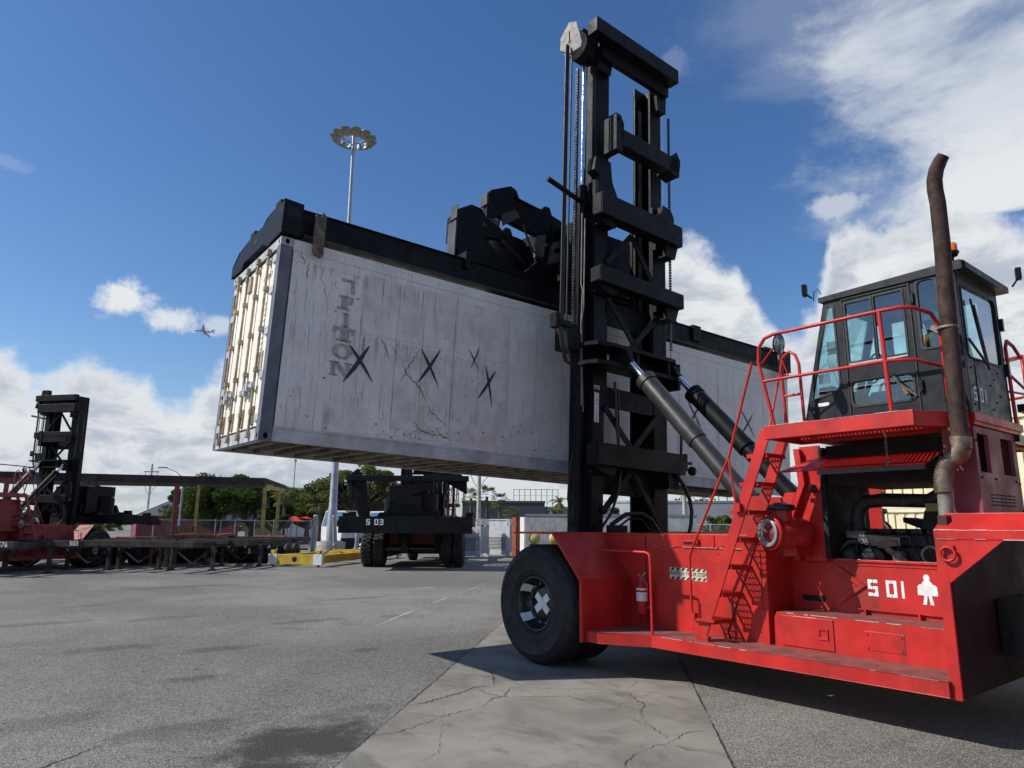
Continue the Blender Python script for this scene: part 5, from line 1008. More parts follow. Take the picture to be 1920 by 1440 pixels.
# ---- driver
def person(loc):
    me = bpy.data.meshes.new('person')
    V = []; Eg = []; Rd = []
    def J(p, r, par=None):
        V.append(p); Rd.append(r); i = len(V)-1
        if par is not None: Eg.append((par, i))
        return i
    pel = J((0, 0, .12), .135); sp = J((0, -.02, .34), .125, pel); chn = J((0, -.01, .52), .145, sp); nk = J((0, 0, .66), .055, chn); hdj = J((0, .015, .76), .085, nk); ht = J((0, .01, .86), .075, hdj)
    for s in (1, -1):
        hp = J((s*.09, .06, .11), .085, pel); kn = J((s*.14, .46, .12), .062, hp); an = J((s*.14, .52, -.22), .04, kn); J((s*.14, .64, -.26), .035, an)
        sh = J((s*.18, 0, .56), .062, chn); elb = J((s*.27, .16, .36), .045, sh); wr = J((s*.15, .40, .38), .03, elb); J((s*.12, .47, .40), .028, wr)
    me.from_pydata(V, Eg, []); o = bpy.data.objects.new('person', me); col.objects.link(o)
    md = o.modifiers.new('skin', 'SKIN'); sv = me.skin_vertices[0].data
    for i, r in enumerate(Rd): sv[i].radius = (r, r)
    sv[0].use_root = True
    o.modifiers.new('sub', 'SUBSURF').levels = 2; o.modifiers['sub'].render_levels = 2
    dg = bpy.context.evaluated_depsgraph_get(); dg.update(); m2 = bpy.data.meshes.new_from_object(o.evaluated_get(dg)); bpy.data.objects.remove(o)
    m2.materials.clear()
    for m_ in (SKIN, VEST, PANTS, ORV): m2.materials.append(m_)
    for p in m2.polygons:
        c = p.center; p.use_smooth = True
        if c.z > .64: k = 0
        elif c.z < .22 and (c.y > .02 or abs(c.x) < .2): k = 2
        elif abs(c.x) > .19 or c.y > .16: k = 3 if c.y < .42 else 0
        else: k = 1
        p.material_index = k
    o = bpy.data.objects.new('person', m2); col.objects.link(o); o.location = loc; return o
dv = person((8.95, 3.12, 3.62)); tag(dv, 'person in a lime safety vest with orange sleeves seated at the wheel in the cab', 'person')
b = MB(); b.lathe([(.11, .8), (.115, .84), (.105, .9), (.06, .935), (.0, .94)], (0, .01, 0), (0, 0, 1), 18); b.add([(-.08, .1, .815), (.08, .1, .815), (.06, .18, .80), (-.06, .18, .80)], [(0, 1, 2, 3)]); b.build('hard_hat', WHT, dv)
for s in (1, -1):
    b = MB()
    for k in range(5): b.tube([(s*.12+(k-2)*.016, .47, .41), (s*.12+(k-2)*.017, .53-.01*abs(k-2), .42), (s*.12+(k-2)*.016, .545-.01*abs(k-2), .39)], [.009, .008, .006], 6)
    b.build('finger', SKIN, dv)
b = MB(); b.prism([(-.012, .105), (.012, .105), (.0, .125)], 'z', .74, .78); b.tube([(-.03, .098, .725), (.03, .098, .725)], .006, 5)
for s in (1, -1): b.lathe([(.0, 0), (.012, .002), (.012, .006)], (s*.032, .092, .785), (0, 1, 0), 8); b.lathe([(.0, 0), (.02, .004), (.022, .012)], (s*.09, .0, .765), (s, 0, 0), 8)
b.build('face_feature', SKIN, dv)

# ================================================================== BACKGROUND
def fwd(azd): a = R_(azd); return Vector((sin(a), cos(a), 0))
# ---- the other two handlers
h2 = thing('container_handler', 'faded, shaded red container handler with short black mast, parked far left behind the trailers', 'container handler', (2.0, 38.0, 0), rz=-R_(52), group='container handlers')
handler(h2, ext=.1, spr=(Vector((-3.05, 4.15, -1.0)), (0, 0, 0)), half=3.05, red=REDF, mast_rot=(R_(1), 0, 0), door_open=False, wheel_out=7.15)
h3 = thing('container_handler', 'container handler marked S 03 facing the camera, black spreader lowered before its wheels', 'container handler', (21.0, 33.1, 0), rz=-R_(218.6), group='container handlers')
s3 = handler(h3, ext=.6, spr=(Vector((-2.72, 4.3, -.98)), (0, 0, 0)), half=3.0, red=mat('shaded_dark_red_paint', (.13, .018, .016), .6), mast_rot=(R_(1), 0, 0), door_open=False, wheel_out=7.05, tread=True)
MB().box(.0, 6.0, 2.425, 2.46, 2.62, 3.36).build('face_plate', BLK, s3, bevel=.01)
b = MB(); stencil(b, 'S', (4.75, 2.47, 2.98), (-1, 0, 0), (0, 0, 1), .17, .26, 0); stencil(b, '0', (4.38, 2.47, 2.98), (-1, 0, 0), (0, 0, 1), .17, .26, 0); stencil(b, '3', (4.15, 2.47, 2.98), (-1, 0, 0), (0, 0, 1), .17, .26, 0); b.build('fleet_number', WHT, s3)
for x in (.4, 1.1, 4.7, 5.5):
    b = MB()
    for k in range(9): b.tube([(x+.05*cos(t*pi/4)*(k % 2), 2.3+.05*cos(t*pi/4)*((k+1) % 2), 5.0-k*.13+.085*sin(t*pi/4)) for t in range(9)], .018, 5)
    b.build('lifting_chain', BLK, s3, kind='stuff')
MB().box(.2, 5.7, 2.1, 2.4, 4.95, 5.2).prism([(.3, 4.4), (.3, 5.1), (.9, 5.5), (1.5, 5.3), (1.2, 4.9)], 'y', 2.0, 2.1).build('upper_beam', BLK, s3, bevel=.02)
MB().prism([(5.1, 3.3), (5.8, 5.1), (5.3, 5.5), (4.9, 5.0), (4.7, 3.3)], 'y', 1.9, 2.2).build('side_frame', BLK, s3, bevel=.02)

# ---- container chassis trailers
def trailer(loc, azd, label, frame=TRK, num=None, L=12.2):
    t = thing('chassis_trailer', label, 'trailer', loc, rz=-R_(azd), group='container chassis trailers')
    fr = MB()
    for s_ in (1, -1): fr.box(s_*.45-.05 if s_ > 0 else -.5, s_*.45+.05 if s_ > 0 else -.4, .1, L-.1, .98, 1.22)
    for y in [.9+k*1.25 for k in range(9)]: fr.box(-.42, .42, y, y+.08, 1.02, 1.16)
    fr.build('main_frame', frame, t, bevel=.006)
    MB().box(-1.2, 1.2, -.06, .16, 1.06, 1.3).build('front_bolster', frame, t, bevel=.01)
    MB().box(-1.2, 1.2, L-.2, L, 1.06, 1.3).build('rear_bolster', frame, t, bevel=.01)
    MB().box(-1.15, 1.15, 3.2, 3.36, 1.1, 1.3).build('middle_bolster', frame, t, bevel=.01)
    for x in (-.92, .92):
        lg = MB().box(x-.065, x+.065, 2.25, 2.4, .08, 1.05).build('landing_leg', frame, t, bevel=.006)
        MB().prism([(x-.16, .0), (x+.16, .0), (x+.07, .09), (x-.07, .09)], 'y', 2.18, 2.47).build('leg_foot', frame, lg)
        MB().bar((x, 2.33, .95), (0, 2.33, .3), .05, .06).build('leg_brace', frame, lg)
    for y in (L-3.6, L-2.3):
        MB().cyl((-1.1, y, .5), (1.1, y, .5), .07).build('axle', TRK, t)
        for x in (-1.2, -.87, .62, .95):
            w = MB(); w.lathe([(.27, .0), (.46, -.01), (.5, .04), (.5, .2), (.46, .25), (.27, .24), (.2, .2), (.2, .1), (.0, .1)], (x, y, .5), (1, 0, 0), 24); w.build('wheel', RUB, t)
    MB().box(-1.1, 1.1, L-.1, L-.04, .55, .65).build('bumper', frame, t)
    if num:
        b = MB(); put_text(b, num, .26, (.75 if num != '503' else .9, -.064, 1.18), (1, 0, 0), (0, 0, 1), .02); b.build('trailer_number', WHT, t)
    return t
trailer((1.7, 33.2, 0), 42, 'dark chassis trailer numbered 576, leftmost of the row in front of the red handler', num='576')
trailer((4.0, 34.3, 0), 42, 'dark chassis trailer numbered 503, just left of the black handler spreader', num='503')
trailer((5.86, 33.6, 0), 42, 'dark chassis trailer whose two legs stand third in the row from the left')
trailer((7.55, 31.6, 0), 42, 'dark chassis trailer nearest the yellow lifting frame with braced landing legs')
trailer((8.7, 36.8, 0), 43, 'dark chassis trailer second behind the front row, wheels near the shed post')
trailer((10.4, 33.6, 0), 40, 'dark chassis trailer at the right end of the row, beside the yellow frame', L=9.5)
trailer((6.4, 40.0, 0), 44, 'rusty orange chassis trailer parked behind the dark trailers', RUST)
trailer((6.2, 38.6, 0), 60, 'rusty trailer lying across below the open shed roof', RUST)
def stack(loc, azd, label):
    t = thing('stacked_frames', label, 'steel frames', loc, rz=-R_(azd))
    for k in range(2):
        z = .9+k*.42
        MB().box(-5, 5, -.1, .1, z, z+.16).build('frame_rail', RUST, t); MB().box(-5, 5, 1.9, 2.1, z, z+.16).build('frame_rail', RUST, t)
        for x in range(-4, 5, 2): MB().box(x-.15, x+.15, -.12, 2.1, z+.02, z+.14).build('frame_crosspiece', OLIV if x % 4 else RUST, t)
    for x in (-4.4, -1.5, 1.6, 4.4): MB().box(x-.2, x+.2, -.14, -.0, .0, 1.9).build('stack_post', OLIV, t, bevel=.01)
stack((10.5, 40.5, 0), 112, 'stack of rusty orange and olive steel frames behind the trailers')
stack((3.5, 42.5, 0), 106, 'stack of rusty steel frames behind the black spreader at the left')

# ---- open shed
sh = thing('open_shed', 'long open shed with dark flat roof on red and yellow posts', 'shed', (10, 48.5, 0))
o_ = (10, 48.5, 0)
A, B2, C2, D2 = (1.6, 50.9), (17.0, 47.0), (19.6, 50.0), (3.5, 55.5)
MB(off=o_).hexa([(*A, 4.45), (*B2, 4.55), (*C2, 4.55), (*D2, 4.4)], [(*A, 4.9), (*B2, 5.02), (*C2, 4.75), (*D2, 4.6)]).build('roof', mat('rust_brown_roof', (.05, .035, .03), .85, var=.3, scale=2, dirt=(.1, .06, .04), dirt_amt=.6), sh)
MB(off=o_).bar((B2[0]+.1, B2[1]+.1, 4.45), (C2[0]-.2, C2[1]-.1, 4.45), .06, .3).build('end_fascia', YELF, sh)
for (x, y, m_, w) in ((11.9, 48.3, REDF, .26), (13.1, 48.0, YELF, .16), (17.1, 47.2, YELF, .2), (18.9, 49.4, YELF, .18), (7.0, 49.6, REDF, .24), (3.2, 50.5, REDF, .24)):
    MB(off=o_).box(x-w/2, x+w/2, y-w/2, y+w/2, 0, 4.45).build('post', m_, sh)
b = MB(off=o_); b.bar((16.8, 47.6, 2.2), (18.6, 47.9, .9), .08, .08); b.bar((17.6, 47.8, 2.2), (19.2, 48.1, .9), .08, .08); b.build('stair_rail', YELF, sh)
rw = random.Random(4); b = MB(off=o_)
for k in range(60):
    x = 14.5+rw.uniform(-1.2, 1.2); y = 48.2+rw.uniform(-.3, 1); z = 4.98+rw.uniform(0, .18); d = Vector((rw.uniform(-.1, .1), rw.uniform(-.1, .1), .1)); b.add([(x, y, z), (x+.06, y, z), Vector((x, y, z))+d], [(0, 1, 2)])
b.build('roof_weeds', LEAF, sh, kind='stuff')

# ---- high mast light
lm = thing('high_mast_light', 'tall tapering light mast with a ring of floodlights above the container', 'light mast', (23.5, 50.4, 0))
MB().lathe([(1.05, 0), (1.05, .75), (0, .75)], (0, 0, 0), (0, 0, 1), 24, False).build('base', CONC, lm)
MB().lathe([(.38, .75), (.35, 3.2), (.31, 3.3), (.23, 9), (.17, 20), (.13, 34.6)], (0, 0, 0), (0, 0, 1), 12).build('pole', GALV, lm)
MB().lathe([(.7, .76), (.7, .84), (.4, .84)], (0, 0, 0), (0, 0, 1), 16, False).build('base_flange', GALV, lm)
FL = mat('floodlight_housing', (.35, .33, .28), .5, .3)
MB().tube([(1.0*cos(t*pi/10), 1.0*sin(t*pi/10), 34.0) for t in range(21)], .05, 6).build('light_ring', FL, lm)
fl0 = None
for k in range(12):
    a = 2*pi*k/12+.2; u = Vector((cos(a), sin(a), 0)); p = u*1.45+Vector((0, 0, 33.75))
    ax = (u*.55+Vector((0, 0, -1))).normalized()
    if fl0 is None or True:
        f = MB(); f.lathe([(.0, -.36), (.16, -.34), (.2, -.16), (.46, .10), (.48, .15), (.44, .12), (.15, .0), (0, .0)], p, ax, 14); f = f.build('floodlight', FL, lm)
        MB().bar(u*.9+Vector((0, 0, 34.0)), p-ax*.3, .05, .05).build('lamp_arm', FL, f)
MB().bar((-.9, 0, 34.2), (.9, 0, 34.2), .06, .06).bar((0, -.9, 34.2), (0, .9, 34.2), .06, .06).build('ring_spoke', FL, lm)
for (x, y, tl) in ((20.8, 47.5, 0), (23.0, 48.5, 1), (25.6, 50.4, 0), (26.6, 47.6, 0)):
    bo = thing('bollard', ['upright grey steel bollard guarding the light mast, left of its base', 'leaning grey steel bollard close in front of the light mast', 'grey steel bollard just right of the light mast', 'grey steel bollard before the white truck'][[20.8, 23.0, 25.6, 26.6].index(x)], 'bollard', (x, y, 0), group='bollards round the light mast')
    MB().cyl((0, 0, 0), (.1 if tl == 0 else -.25, 0, 2.6), .16, n=14).build('post', GALV, bo)
    MB().lathe([(.17, 0), (.12, .07), (0, .1)], (.1 if tl == 0 else -.25, 0, 2.59), (0, 0, 1), 12).build('cap', GALV, bo)

# ---- yellow lifting frame lying on the ground
yf = thing('lifting_frame', 'long yellow steel lifting frame lying on the asphalt below the light mast', 'lifting frame', (13.2, 34.6, 0), rz=-R_(50))
# local: x = short side (towards camera right), y = length
fw = 2.35
for nm, bb in (('end_beam', MB().box(0, fw, -.1, .1, .12, .58)), ('end_beam', MB().box(0, fw, 10.9, 11.1, .12, .58)), ('side_beam', MB().box(fw-.12, fw+.05, .1, 10.9, .16, .54)), ('side_beam', MB().box(-.05, .12, .1, 10.9, .16, .54)), ('middle_beam', MB().box(.12, fw-.12, 4.3, 4.5, .2, .6)), ('middle_beam', MB().box(.12, fw-.12, 6.5, 6.7, .2, .6))):
    bb.build(nm, YEL, yf, bevel=.01)
for (x, y) in ((0, 0), (fw, 0), (0, 11), (fw, 11)):
    MB().box(x-.22, x+.22, y-.118, y+.118, .1, .6).build('white_corner', WHT, yf, bevel=.01)
    MB().lathe([(.0, 0), (.09, .0), (.11, .03), (.11, .1), (.0, .12)], (x-.06, y, .12), (1, 0, 0), 14).build('caster', RUST, yf)
    MB().box(x-.1, x+.1, y-.12, y+.12, .6, .78).bar((x, y, .7), (x, y+.3, .82), .05, .05).build('lug', YEL, yf, bevel=.01)
MB().lathe([(.0, 0), (.13, 0)], (1.15, -.103, .35), (0, -1, 0), 18).build('round_hole', DKBLK, yf)
MB().tube([(1.6, 2.0, .5), (1.9, 2.6, .9), (1.5, 3.6, 1.0), (1.1, 4.6, .7)], .05, 8).build('hose', GRYS, yf)

# ---- white racks with red lettering
LOU = mat('louvre_white', (.66, .68, .70), .6)
def rack(loc, azd, label, txt):
    t = thing('white_rack', label, 'rack', loc, rz=-R_(azd), group='white steel racks')
    W2, H2 = 1.55, 2.45
    for (x, y) in ((0, 0), (W2, 0), (0, 2.4), (W2, 2.4)): MB().box(x, x+.28 if x else x+.1, y, y+.1, 0, H2).build('post', WHTB, t)
    MB().box(.1, W2, .02, .08, .1, .45).build('lower_panel', LOU, t); MB().box(.1, W2, .02, .08, 1.25, 2.38).build('upper_panel', LOU, t)
    for k in range(8): MB().box(.12, W2-.02, .0, .07, .5+k*.095, .545+k*.095).build('slat', WHTB, t)
    MB().box(.12, W2, .08, .1, .45, 1.25).build('slat_backing', DRKB, t)
    MB().box(W2+.05, W2+.27, .1, 2.4, .25, 1.95).build('side_panel', mat('grey_blue_panel', (.34, .37, .42), .6), t)
    MB().box(0, W2+.28, -.02, .1, H2-.06, H2).build('top_rail', WHTB, t); MB().box(W2, W2+.28, .1, 2.4, H2-.4, H2).build('top_side_rail', WHTB, t)
    b = MB()
    for k, chh in enumerate(txt):
        if chh != ' ': put_text(b, chh, .21, (W2+.14, -.006, H2-.22-k*.185), (1, 0, 0), (0, 0, 1), .02)
    b.build('lettering', REDT, t)
    return t
rack((26.2, 38.3, 0), 50, 'white steel rack with NO SMOKING in red letters down its corner post', 'NO SMOKING')
rack((29.4, 39.2, 0), 58, 'second white steel rack, standing further behind the one lettered NO SMOKING', 'SP')

# ---- terminal tractors
def tractor(loc, azd, label):
    t = thing('white_truck', label, 'truck', loc, rz=-R_(azd), group='white trucks in the yard')
    WIN = [(.35, 1.95), (1.35, 1.95), (1.35, 2.75), (.5, 2.75)]
    for xa, xb in ((-1.2, -1.15), (1.15, 1.2)):
        MB().prism([(0, 1.0), (1.8, 1.0), (1.8, 3.0), (.35, 3.0), (0, 1.9)], 'x', xa, xb, [WIN]).build('cab_side', WHTB, t)
        MB().prism(WIN, 'x', xa+.02, xa+.03).build('window_pane', GLASS, t)
    MB().box(-1.15, 1.15, 1.75, 1.8, 1.0, 3.0).build('cab_back', WHTB, t); MB().hexa([(-1.15, .34, 2.95), (1.15, .34, 2.95), (1.15, 1.8, 2.95), (-1.15, 1.8, 2.95)], [(-1.2, .3, 3.08), (1.2, .3, 3.08), (1.2, 1.85, 3.08), (-1.2, 1.85, 3.08)]).build('roof', WHTB, t, bevel=.03)
    MB().box(-1.15, 1.15, -.02, .06, .7, 1.85).build('grille', WHTB, t, bevel=.03); MB().hexa([(-1.1, .03, 1.9), (1.1, .03, 1.9), (1.1, .05, 1.9), (-1.1, .05, 1.9)], [(-1.1, .35, 2.95), (1.1, .35, 2.95), (1.1, .37, 2.95), (-1.1, .37, 2.95)]).build('windscreen', GLASS, t)
    MB().box(-1.18, 1.18, -.1, .02, .45, .75).build('bumper', TRK, t, bevel=.02)
    MB().box(-.45, .45, .1, 5.6, .65, .95).build('chassis', TRK, t)
    MB().lathe([(.5, 0), (.5, .14)], (0, 4.2, 1.0), (0, 0, 1), 18).box(-.5, .5, 3.7, 4.7, .95, 1.05).build('fifth_wheel', TRK, t)
    for (x, y) in ((-1.2, .9), (.9, .9), (-1.2, 4.3), (.65, 4.3)):
        MB().lathe([(.0, .05), (.2, .03), (.27, 0), (.46, -.01), (.52, .05), (.52, .25), (.46, .3), (.2, .28), (0, .25)], (x, y, .52), (1, 0, 0), 24).build('wheel', RUB, t)
    for x in (-1.38, 1.3): MB().box(x, x+.08, .15, .25, 2.0, 2.6).build('mirror', BLK, t)
tractor((24.5, 52.6, 0), 75, 'white yard truck with flat cab partly hidden behind the foot of the light mast')
tractor((27.6, 51.5, 0), 88, 'white yard truck standing behind the left end of the spreader marked S 03')

# ---- buildings
def building(name, label, p0, azd, w, d, h, m_, wins=(), roof=None, gable=0, par=.25):
    t = thing(name, label, 'building', (*p0, 0), rz=-R_(azd)+pi/2)
    loops = [[(x0, z0), (x1, z0), (x1, z1), (x0, z1)] for (x0, x1, z0, z1) in wins]
    MB().prism([(0, 0), (w, 0), (w, h), (0, h)], 'y', 0, .25, loops).build('front_wall', m_, t)
    MB().box(0, .25, .25, d, 0, h).build('side_wall', m_, t); MB().box(w-.25, w, .25, d, 0, h).build('side_wall', m_, t); MB().box(.25, w-.25, d-.25, d, 0, h).build('back_wall', m_, t)
    if gable:
        MB().prism([(-.4, h), (w+.4, h), (w/2, h+gable)], 'y', -.3, d+.3).build('roof', roof or WHTB, t)
    else:
        MB().box(.25, w-.25, .25, d-.25, h-.6, h-.4).build('roof', roof or MIDB, t); MB().box(-.06, w+.06, -.06, .28, h, h+par).build('parapet', roof or m_, t)
    for (x0, x1, z0, z1) in wins:
        f = MB().prism([(x0-.08, z0-.08), (x1+.08, z0-.08), (x1+.08, z1+.08), (x0-.08, z1+.08)], 'y', -.04, .0, [[(x0, z0), (x1, z0), (x1, z1), (x0, z1)]]).build('window_frame' if z0 > .3 else 'door_frame', WHTB if z0 > .3 else m_, t)
        MB().box(x0, x1, .1, .14, z0, z1).build('pane' if z0 > .3 else 'door_leaf', BLKG, f)
    return t
def Pd(px, D):   # point on the ground at bearing of a photo column (degrees right of the view axis are fixed numbers below)
    a = AZ+math.atan((px-960)/1346); return (sin(a)*D, cos(a)*D)
building('grey_building', 'low dark grey building with a flat roof behind the palms and the white racks', Pd(868, 80), 39+2+90, 9.2, 10, 4.5, DRKB, wins=((5.0, 5.7, .05, 2.3),))
building('grey_building', 'lighter grey low building standing right of the dark grey one', Pd(1006, 84), 39+6+90, 9, 8, 4.0, MIDB)
building('blue_grey_building', 'blue grey low building with a darker roof band behind the fence at the right', Pd(1238, 82), 39+20+90, 9.5, 10, 4.6, MIDB, wins=((2, 3, 1.2, 2.2), (5, 6, 1.2, 2.2)), roof=mat('slate_band', (.12, .15, .19), .7))
building('white_building', 'white building with a row of dark windows behind the mast base', Pd(1135, 88), 39+10+90, 10, 8, 4.9, WHTB, wins=((1, 1.8, 1.6, 3.2), (3, 3.8, 1.6, 3.2), (5.2, 6.4, 1.6, 3.0)))
building('red_barn_building', 'low dark red building with a wide pale gabled roof, left of the big oak', Pd(258, 92), 39-30+90, 11, 12, 2.9, mat('dull_red_wall', (.17, .04, .045), .8), roof=mat('pale_tin_roof', (.52, .50, .45), .5, var=.06, scale=1), gable=2.9)
building('white_warehouse', 'large white warehouse behind the oak trees and the open shed', Pd(462, 100), 39-16+90, 20, 10, 6.6, WHTB, wins=((15, 17.5, 4.0, 5.2), (12, 14, 4.0, 5.2)))
building('white_house', 'small white building with grey gabled roof between the oaks', Pd(462, 84), 39-20+90, 3.9, 8, 4.6, WHTB, roof=MIDB, gable=1.1)
aw = thing('striped_awning', 'grey and white striped awning beside the big oak trunk', 'awning', (*Pd(455, 78), 0), rz=-R_(20))
for k in range(9): MB().hexa([(-2+.5*k, 0, 2.4), (-1.5+.5*k, 0, 2.4), (-1.5+.5*k, .02, 2.4), (-2+.5*k, .02, 2.4)], [(-2+.5*k, 1.2, 4.4), (-1.5+.5*k, 1.2, 4.4), (-1.5+.5*k, 1.22, 4.4), (-2+.5*k, 1.22, 4.4)]).build('awning_stripe', WHTB if k % 2 else MIDB, aw)
MB().box(-2, -1.9, .0, .1, 0, 2.4).build('awning_post', GALV, aw); MB().box(2.4, 2.5, .0, .1, 0, 2.4).build('awning_post', GALV, aw)
for (px, D, label) in ((535, 80, 'red market tent roof under the oaks, left one'), (566, 80, 'red tent roof under the oaks nearer the light mast')):
    t = thing('red_tent', label, 'tent', (*Pd(px, D), 0)); MB().hexa([(-2.3, -2, 2.3), (2.3, -2, 2.3), (2.3, 2, 2.3), (-2.3, 2, 2.3)], [(-.8, -.2, 2.85), (.8, -.2, 2.85), (.8, .2, 2.85), (-.8, .2, 2.85)]).build('tent_roof', mat('bright_red_canvas', (.65, .06, .04), .7), t)
    for x, y in ((-2.2, -1.9), (2.2, -1.9), (2.2, 1.9), (-2.2, 1.9)): MB().box(x-.04, x+.04, y-.04, y+.04, 0, 2.3).build('tent_pole', GALV, t)
# cream containers right behind the machine
for k, (z, lab) in enumerate(((0, 'cream shipping container standing on the ground behind the engine bay'), (2.62, 'cream shipping container stacked on top of another behind the machine'))):
    t = thing('cream_container', lab, 'shipping container', (23.5, -1.9, z), rz=R_(0), group='cream containers'); n_ = 40
    MB().box(.05, 2.4, 0, 12.1, .15, 2.5).build('shell', BEIGE, t)
    for j in range(n_): MB().prism([(j*.3+.1, 0), (j*.3+.3, 0), (j*.3+.26, -.0)], 'z', .15, .16) if False else MB().box(.0, .05, .1+j*.3, .28+j*.3, .16, 2.44).build('rib', BEIGE, t)
    MB().box(-.03, .06, 0, 12.1, 0, .15).build('bottom_rail', BEIGE, t); MB().box(-.03, .06, 0, 12.1, 2.5, 2.6).build('top_rail', BEIGE, t)
    for y in (0, 12.0): MB().box(-.04, .1, y, y+.12, .0, 2.6).build('corner_post', BEIGE, t)

# ---- concrete-grey container, gate posts, tank
cw = thing('grey_storage_box', 'long weathered pale grey storage box behind the front wheel and mast', 'container', (*Pd(988, 44), 0), rz=-R_(39+8))
MB().box(0, 10.2, 0, 2.4, .25, 2.7).build('shell', mat('streaky_grey_paint', (.36, .38, .38), .7, var=.15, scale=2, dirt=(.2, .17, .13), dirt_amt=.6, streak=(.25, .2, .15)), cw)
MB().box(-.05, 10.25, -.03, .0, 2.6, 2.74).build('top_rail', MIDB, cw); MB().box(-.05, 10.25, -.03, .0, .1, .3).build('bottom_rail', TRK, cw)
for k, (px, lab) in enumerate(((1004, 'round yellow tank end on the left of the grey storage box'), (1042, 'round yellow tank end partly behind the red fender lip'))):
    t = thing('yellow_tank', lab, 'tank', (*Pd(px, 42), 0), rz=-R_(41+k), group='yellow tank ends'); MB().lathe([(.0, -.1), (.2, -.08), (.3, -.02), (.34, .06), (.34, 1.0)], (0, 0, 1.3), (0, 1, 0), 28).build('shell', mat('pale_yellow_tank_paint', (.50, .42, .13), .6, var=.2, scale=4), t)
    MB().box(-.3, .3, .1, .9, 0, .96).build('cradle', TRK, t)
for (px, D, m_, lab, w) in ((971, 46, RUST, 'rust red steel gate column beside the white one', .5), (984, 45, WHTB, 'white steel gate column beside the grey storage box', .28)):
    t = thing('gate_column', lab, 'column', (*Pd(px, D), 0), group='gate columns'); MB().box(-w/2, w/2, -.2, .2, 0, 2.55).build('shaft', m_, t); MB().box(-w/2-.05, w/2+.05, -.25, .25, 0, .12).build('foot', TRK, t)
wp = thing('pallet_pile', 'low pile of brown timber by the chain link fence', 'timber pile', (*Pd(948, 62), 0), rz=-R_(40))
for k in range(9): MB().box(-2.2+.3*(k % 2), 2.2-.2*(k % 3), -.4+.25*(k % 3), -.2+.25*(k % 3), .02+.2*(k//3), .19+.2*(k//3)).build('plank', mat('brown_timber', (.22, .13, .08), .85, var=.3, scale=4), wp)

# ---- fences
def fence(label, p0, p1, h, n):
    p0 = Vector((*p0, 0)); p1 = Vector((*p1, 0)); t = thing('chain_link_fence', label, 'fence', p0); d = p1-p0; L = d.length; u = d/L
    for k in range(n+1): MB().cyl(u*(L*k/n), u*(L*k/n)+Vector((0, 0, h+.1)), .045, n=8).build('post', GALV, t)
    MB().tube([Vector((0, 0, h)), d+Vector((0, 0, h))], .03, 6).build('top_rail', GALV, t); MB().tube([Vector((0, 0, .1)), d+Vector((0, 0, .1))], .02, 6).build('bottom_wire', GALV, t)
    b = MB(); s_ = .22
    k = 0
    nseg = int(L/s_)
    for i in range(nseg):
        for dr in (1, -1):
            a0 = u*(i*s_)+Vector((0, 0, .1 if dr > 0 else h)); a1 = u*min(L, i*s_+(h-.1))+Vector((0, 0, h if dr > 0 else .1)); b.bar(a0, a1, .006, .006)
    b.build('wire_mesh', GALV, t, kind='stuff')
fence('chain link fence in front of the dark grey building and palms', Pd(915, 66), Pd(1000, 60), 2.4, 4)
fence('chain link fence in front of the blue grey building', Pd(1195, 62), Pd(1470, 50), 2.2, 7)
fence('chain link fence running behind the trailers and under the shed', Pd(250, 66), Pd(585, 66), 2.3, 9)
# low yard clutter
cr = thing('parked_pickup', 'dark parked pickup behind the fence at the right', 'pickup', (*Pd(1362, 60), 0), rz=-R_(39+16))
MB().prism([(-2.4, .5), (2.4, .5), (2.4, 1.05), (1.1, 1.1), (.6, 1.65), (-.7, 1.65), (-.8, 1.1), (-2.4, 1.1)], 'y', -.85, .85).build('body', mat('dark_car_paint', (.02, .025, .03), .3), cr, bevel=.05)
for x in (-1.5, 1.5):
    for y in (-.9, .7): MB().lathe([(0, 0), (.36, 0), (.36, .2), (0, .2)], (x, y, .36), (0, 1, 0), 18).build('wheel', RUB, cr)
wc = thing('parked_car', 'white parked car glimpsed between the mast columns', 'car', (*Pd(1200, 64), 0), rz=-R_(39+10))
MB().prism([(-2.2, .45), (2.2, .45), (2.2, .95), (1.2, 1.05), (.6, 1.5), (-1.0, 1.5), (-1.6, 1.0), (-2.2, .95)], 'y', -.85, .85).build('body', WHTB, wc, bevel=.05)
for x in (-1.4, 1.4):
    for y in (-.9, .7): MB().lathe([(0, 0), (.33, 0), (.33, .2), (0, .2)], (x, y, .33), (0, 1, 0), 18).build('wheel', RUB, wc)

# ---- poles
def upole(px, D, h, lab, arm=True, r=.16, cat='utility pole'):
    t = thing('utility_pole', lab, cat, (*Pd(px, D), 0), rz=-R_(39)); MB().cyl((0, 0, 0), (0, 0, h), r, r*.7, 12).build('shaft', CONC, t)
    if arm: MB().box(-.9, .9, -.06, .06, h-1.0, h-.88).build('cross_arm', GRYS, t); MB().tube([(-.7, 0, h-1), (-.75, 0, h-2.4), (-.4, 0, h-3.2), (-.1, 0, h-3.6)], .025, 5).tube([(.7, 0, h-1), (.8, 0, h-2.6), (.4, 0, h-3.0), (.1, 0, h-3.6)], .025, 5).build('dropped_cable', HOSE, t)
upole(899, 58, 8.6, 'concrete utility pole with hanging cables beside the white racks', r=.2)
upole(1287, 50, 9.5, 'concrete utility pole seen below the far end of the container', False, r=.17)
upole(276, 95, 9.0, 'distant dark utility pole left of the pale gabled roof')
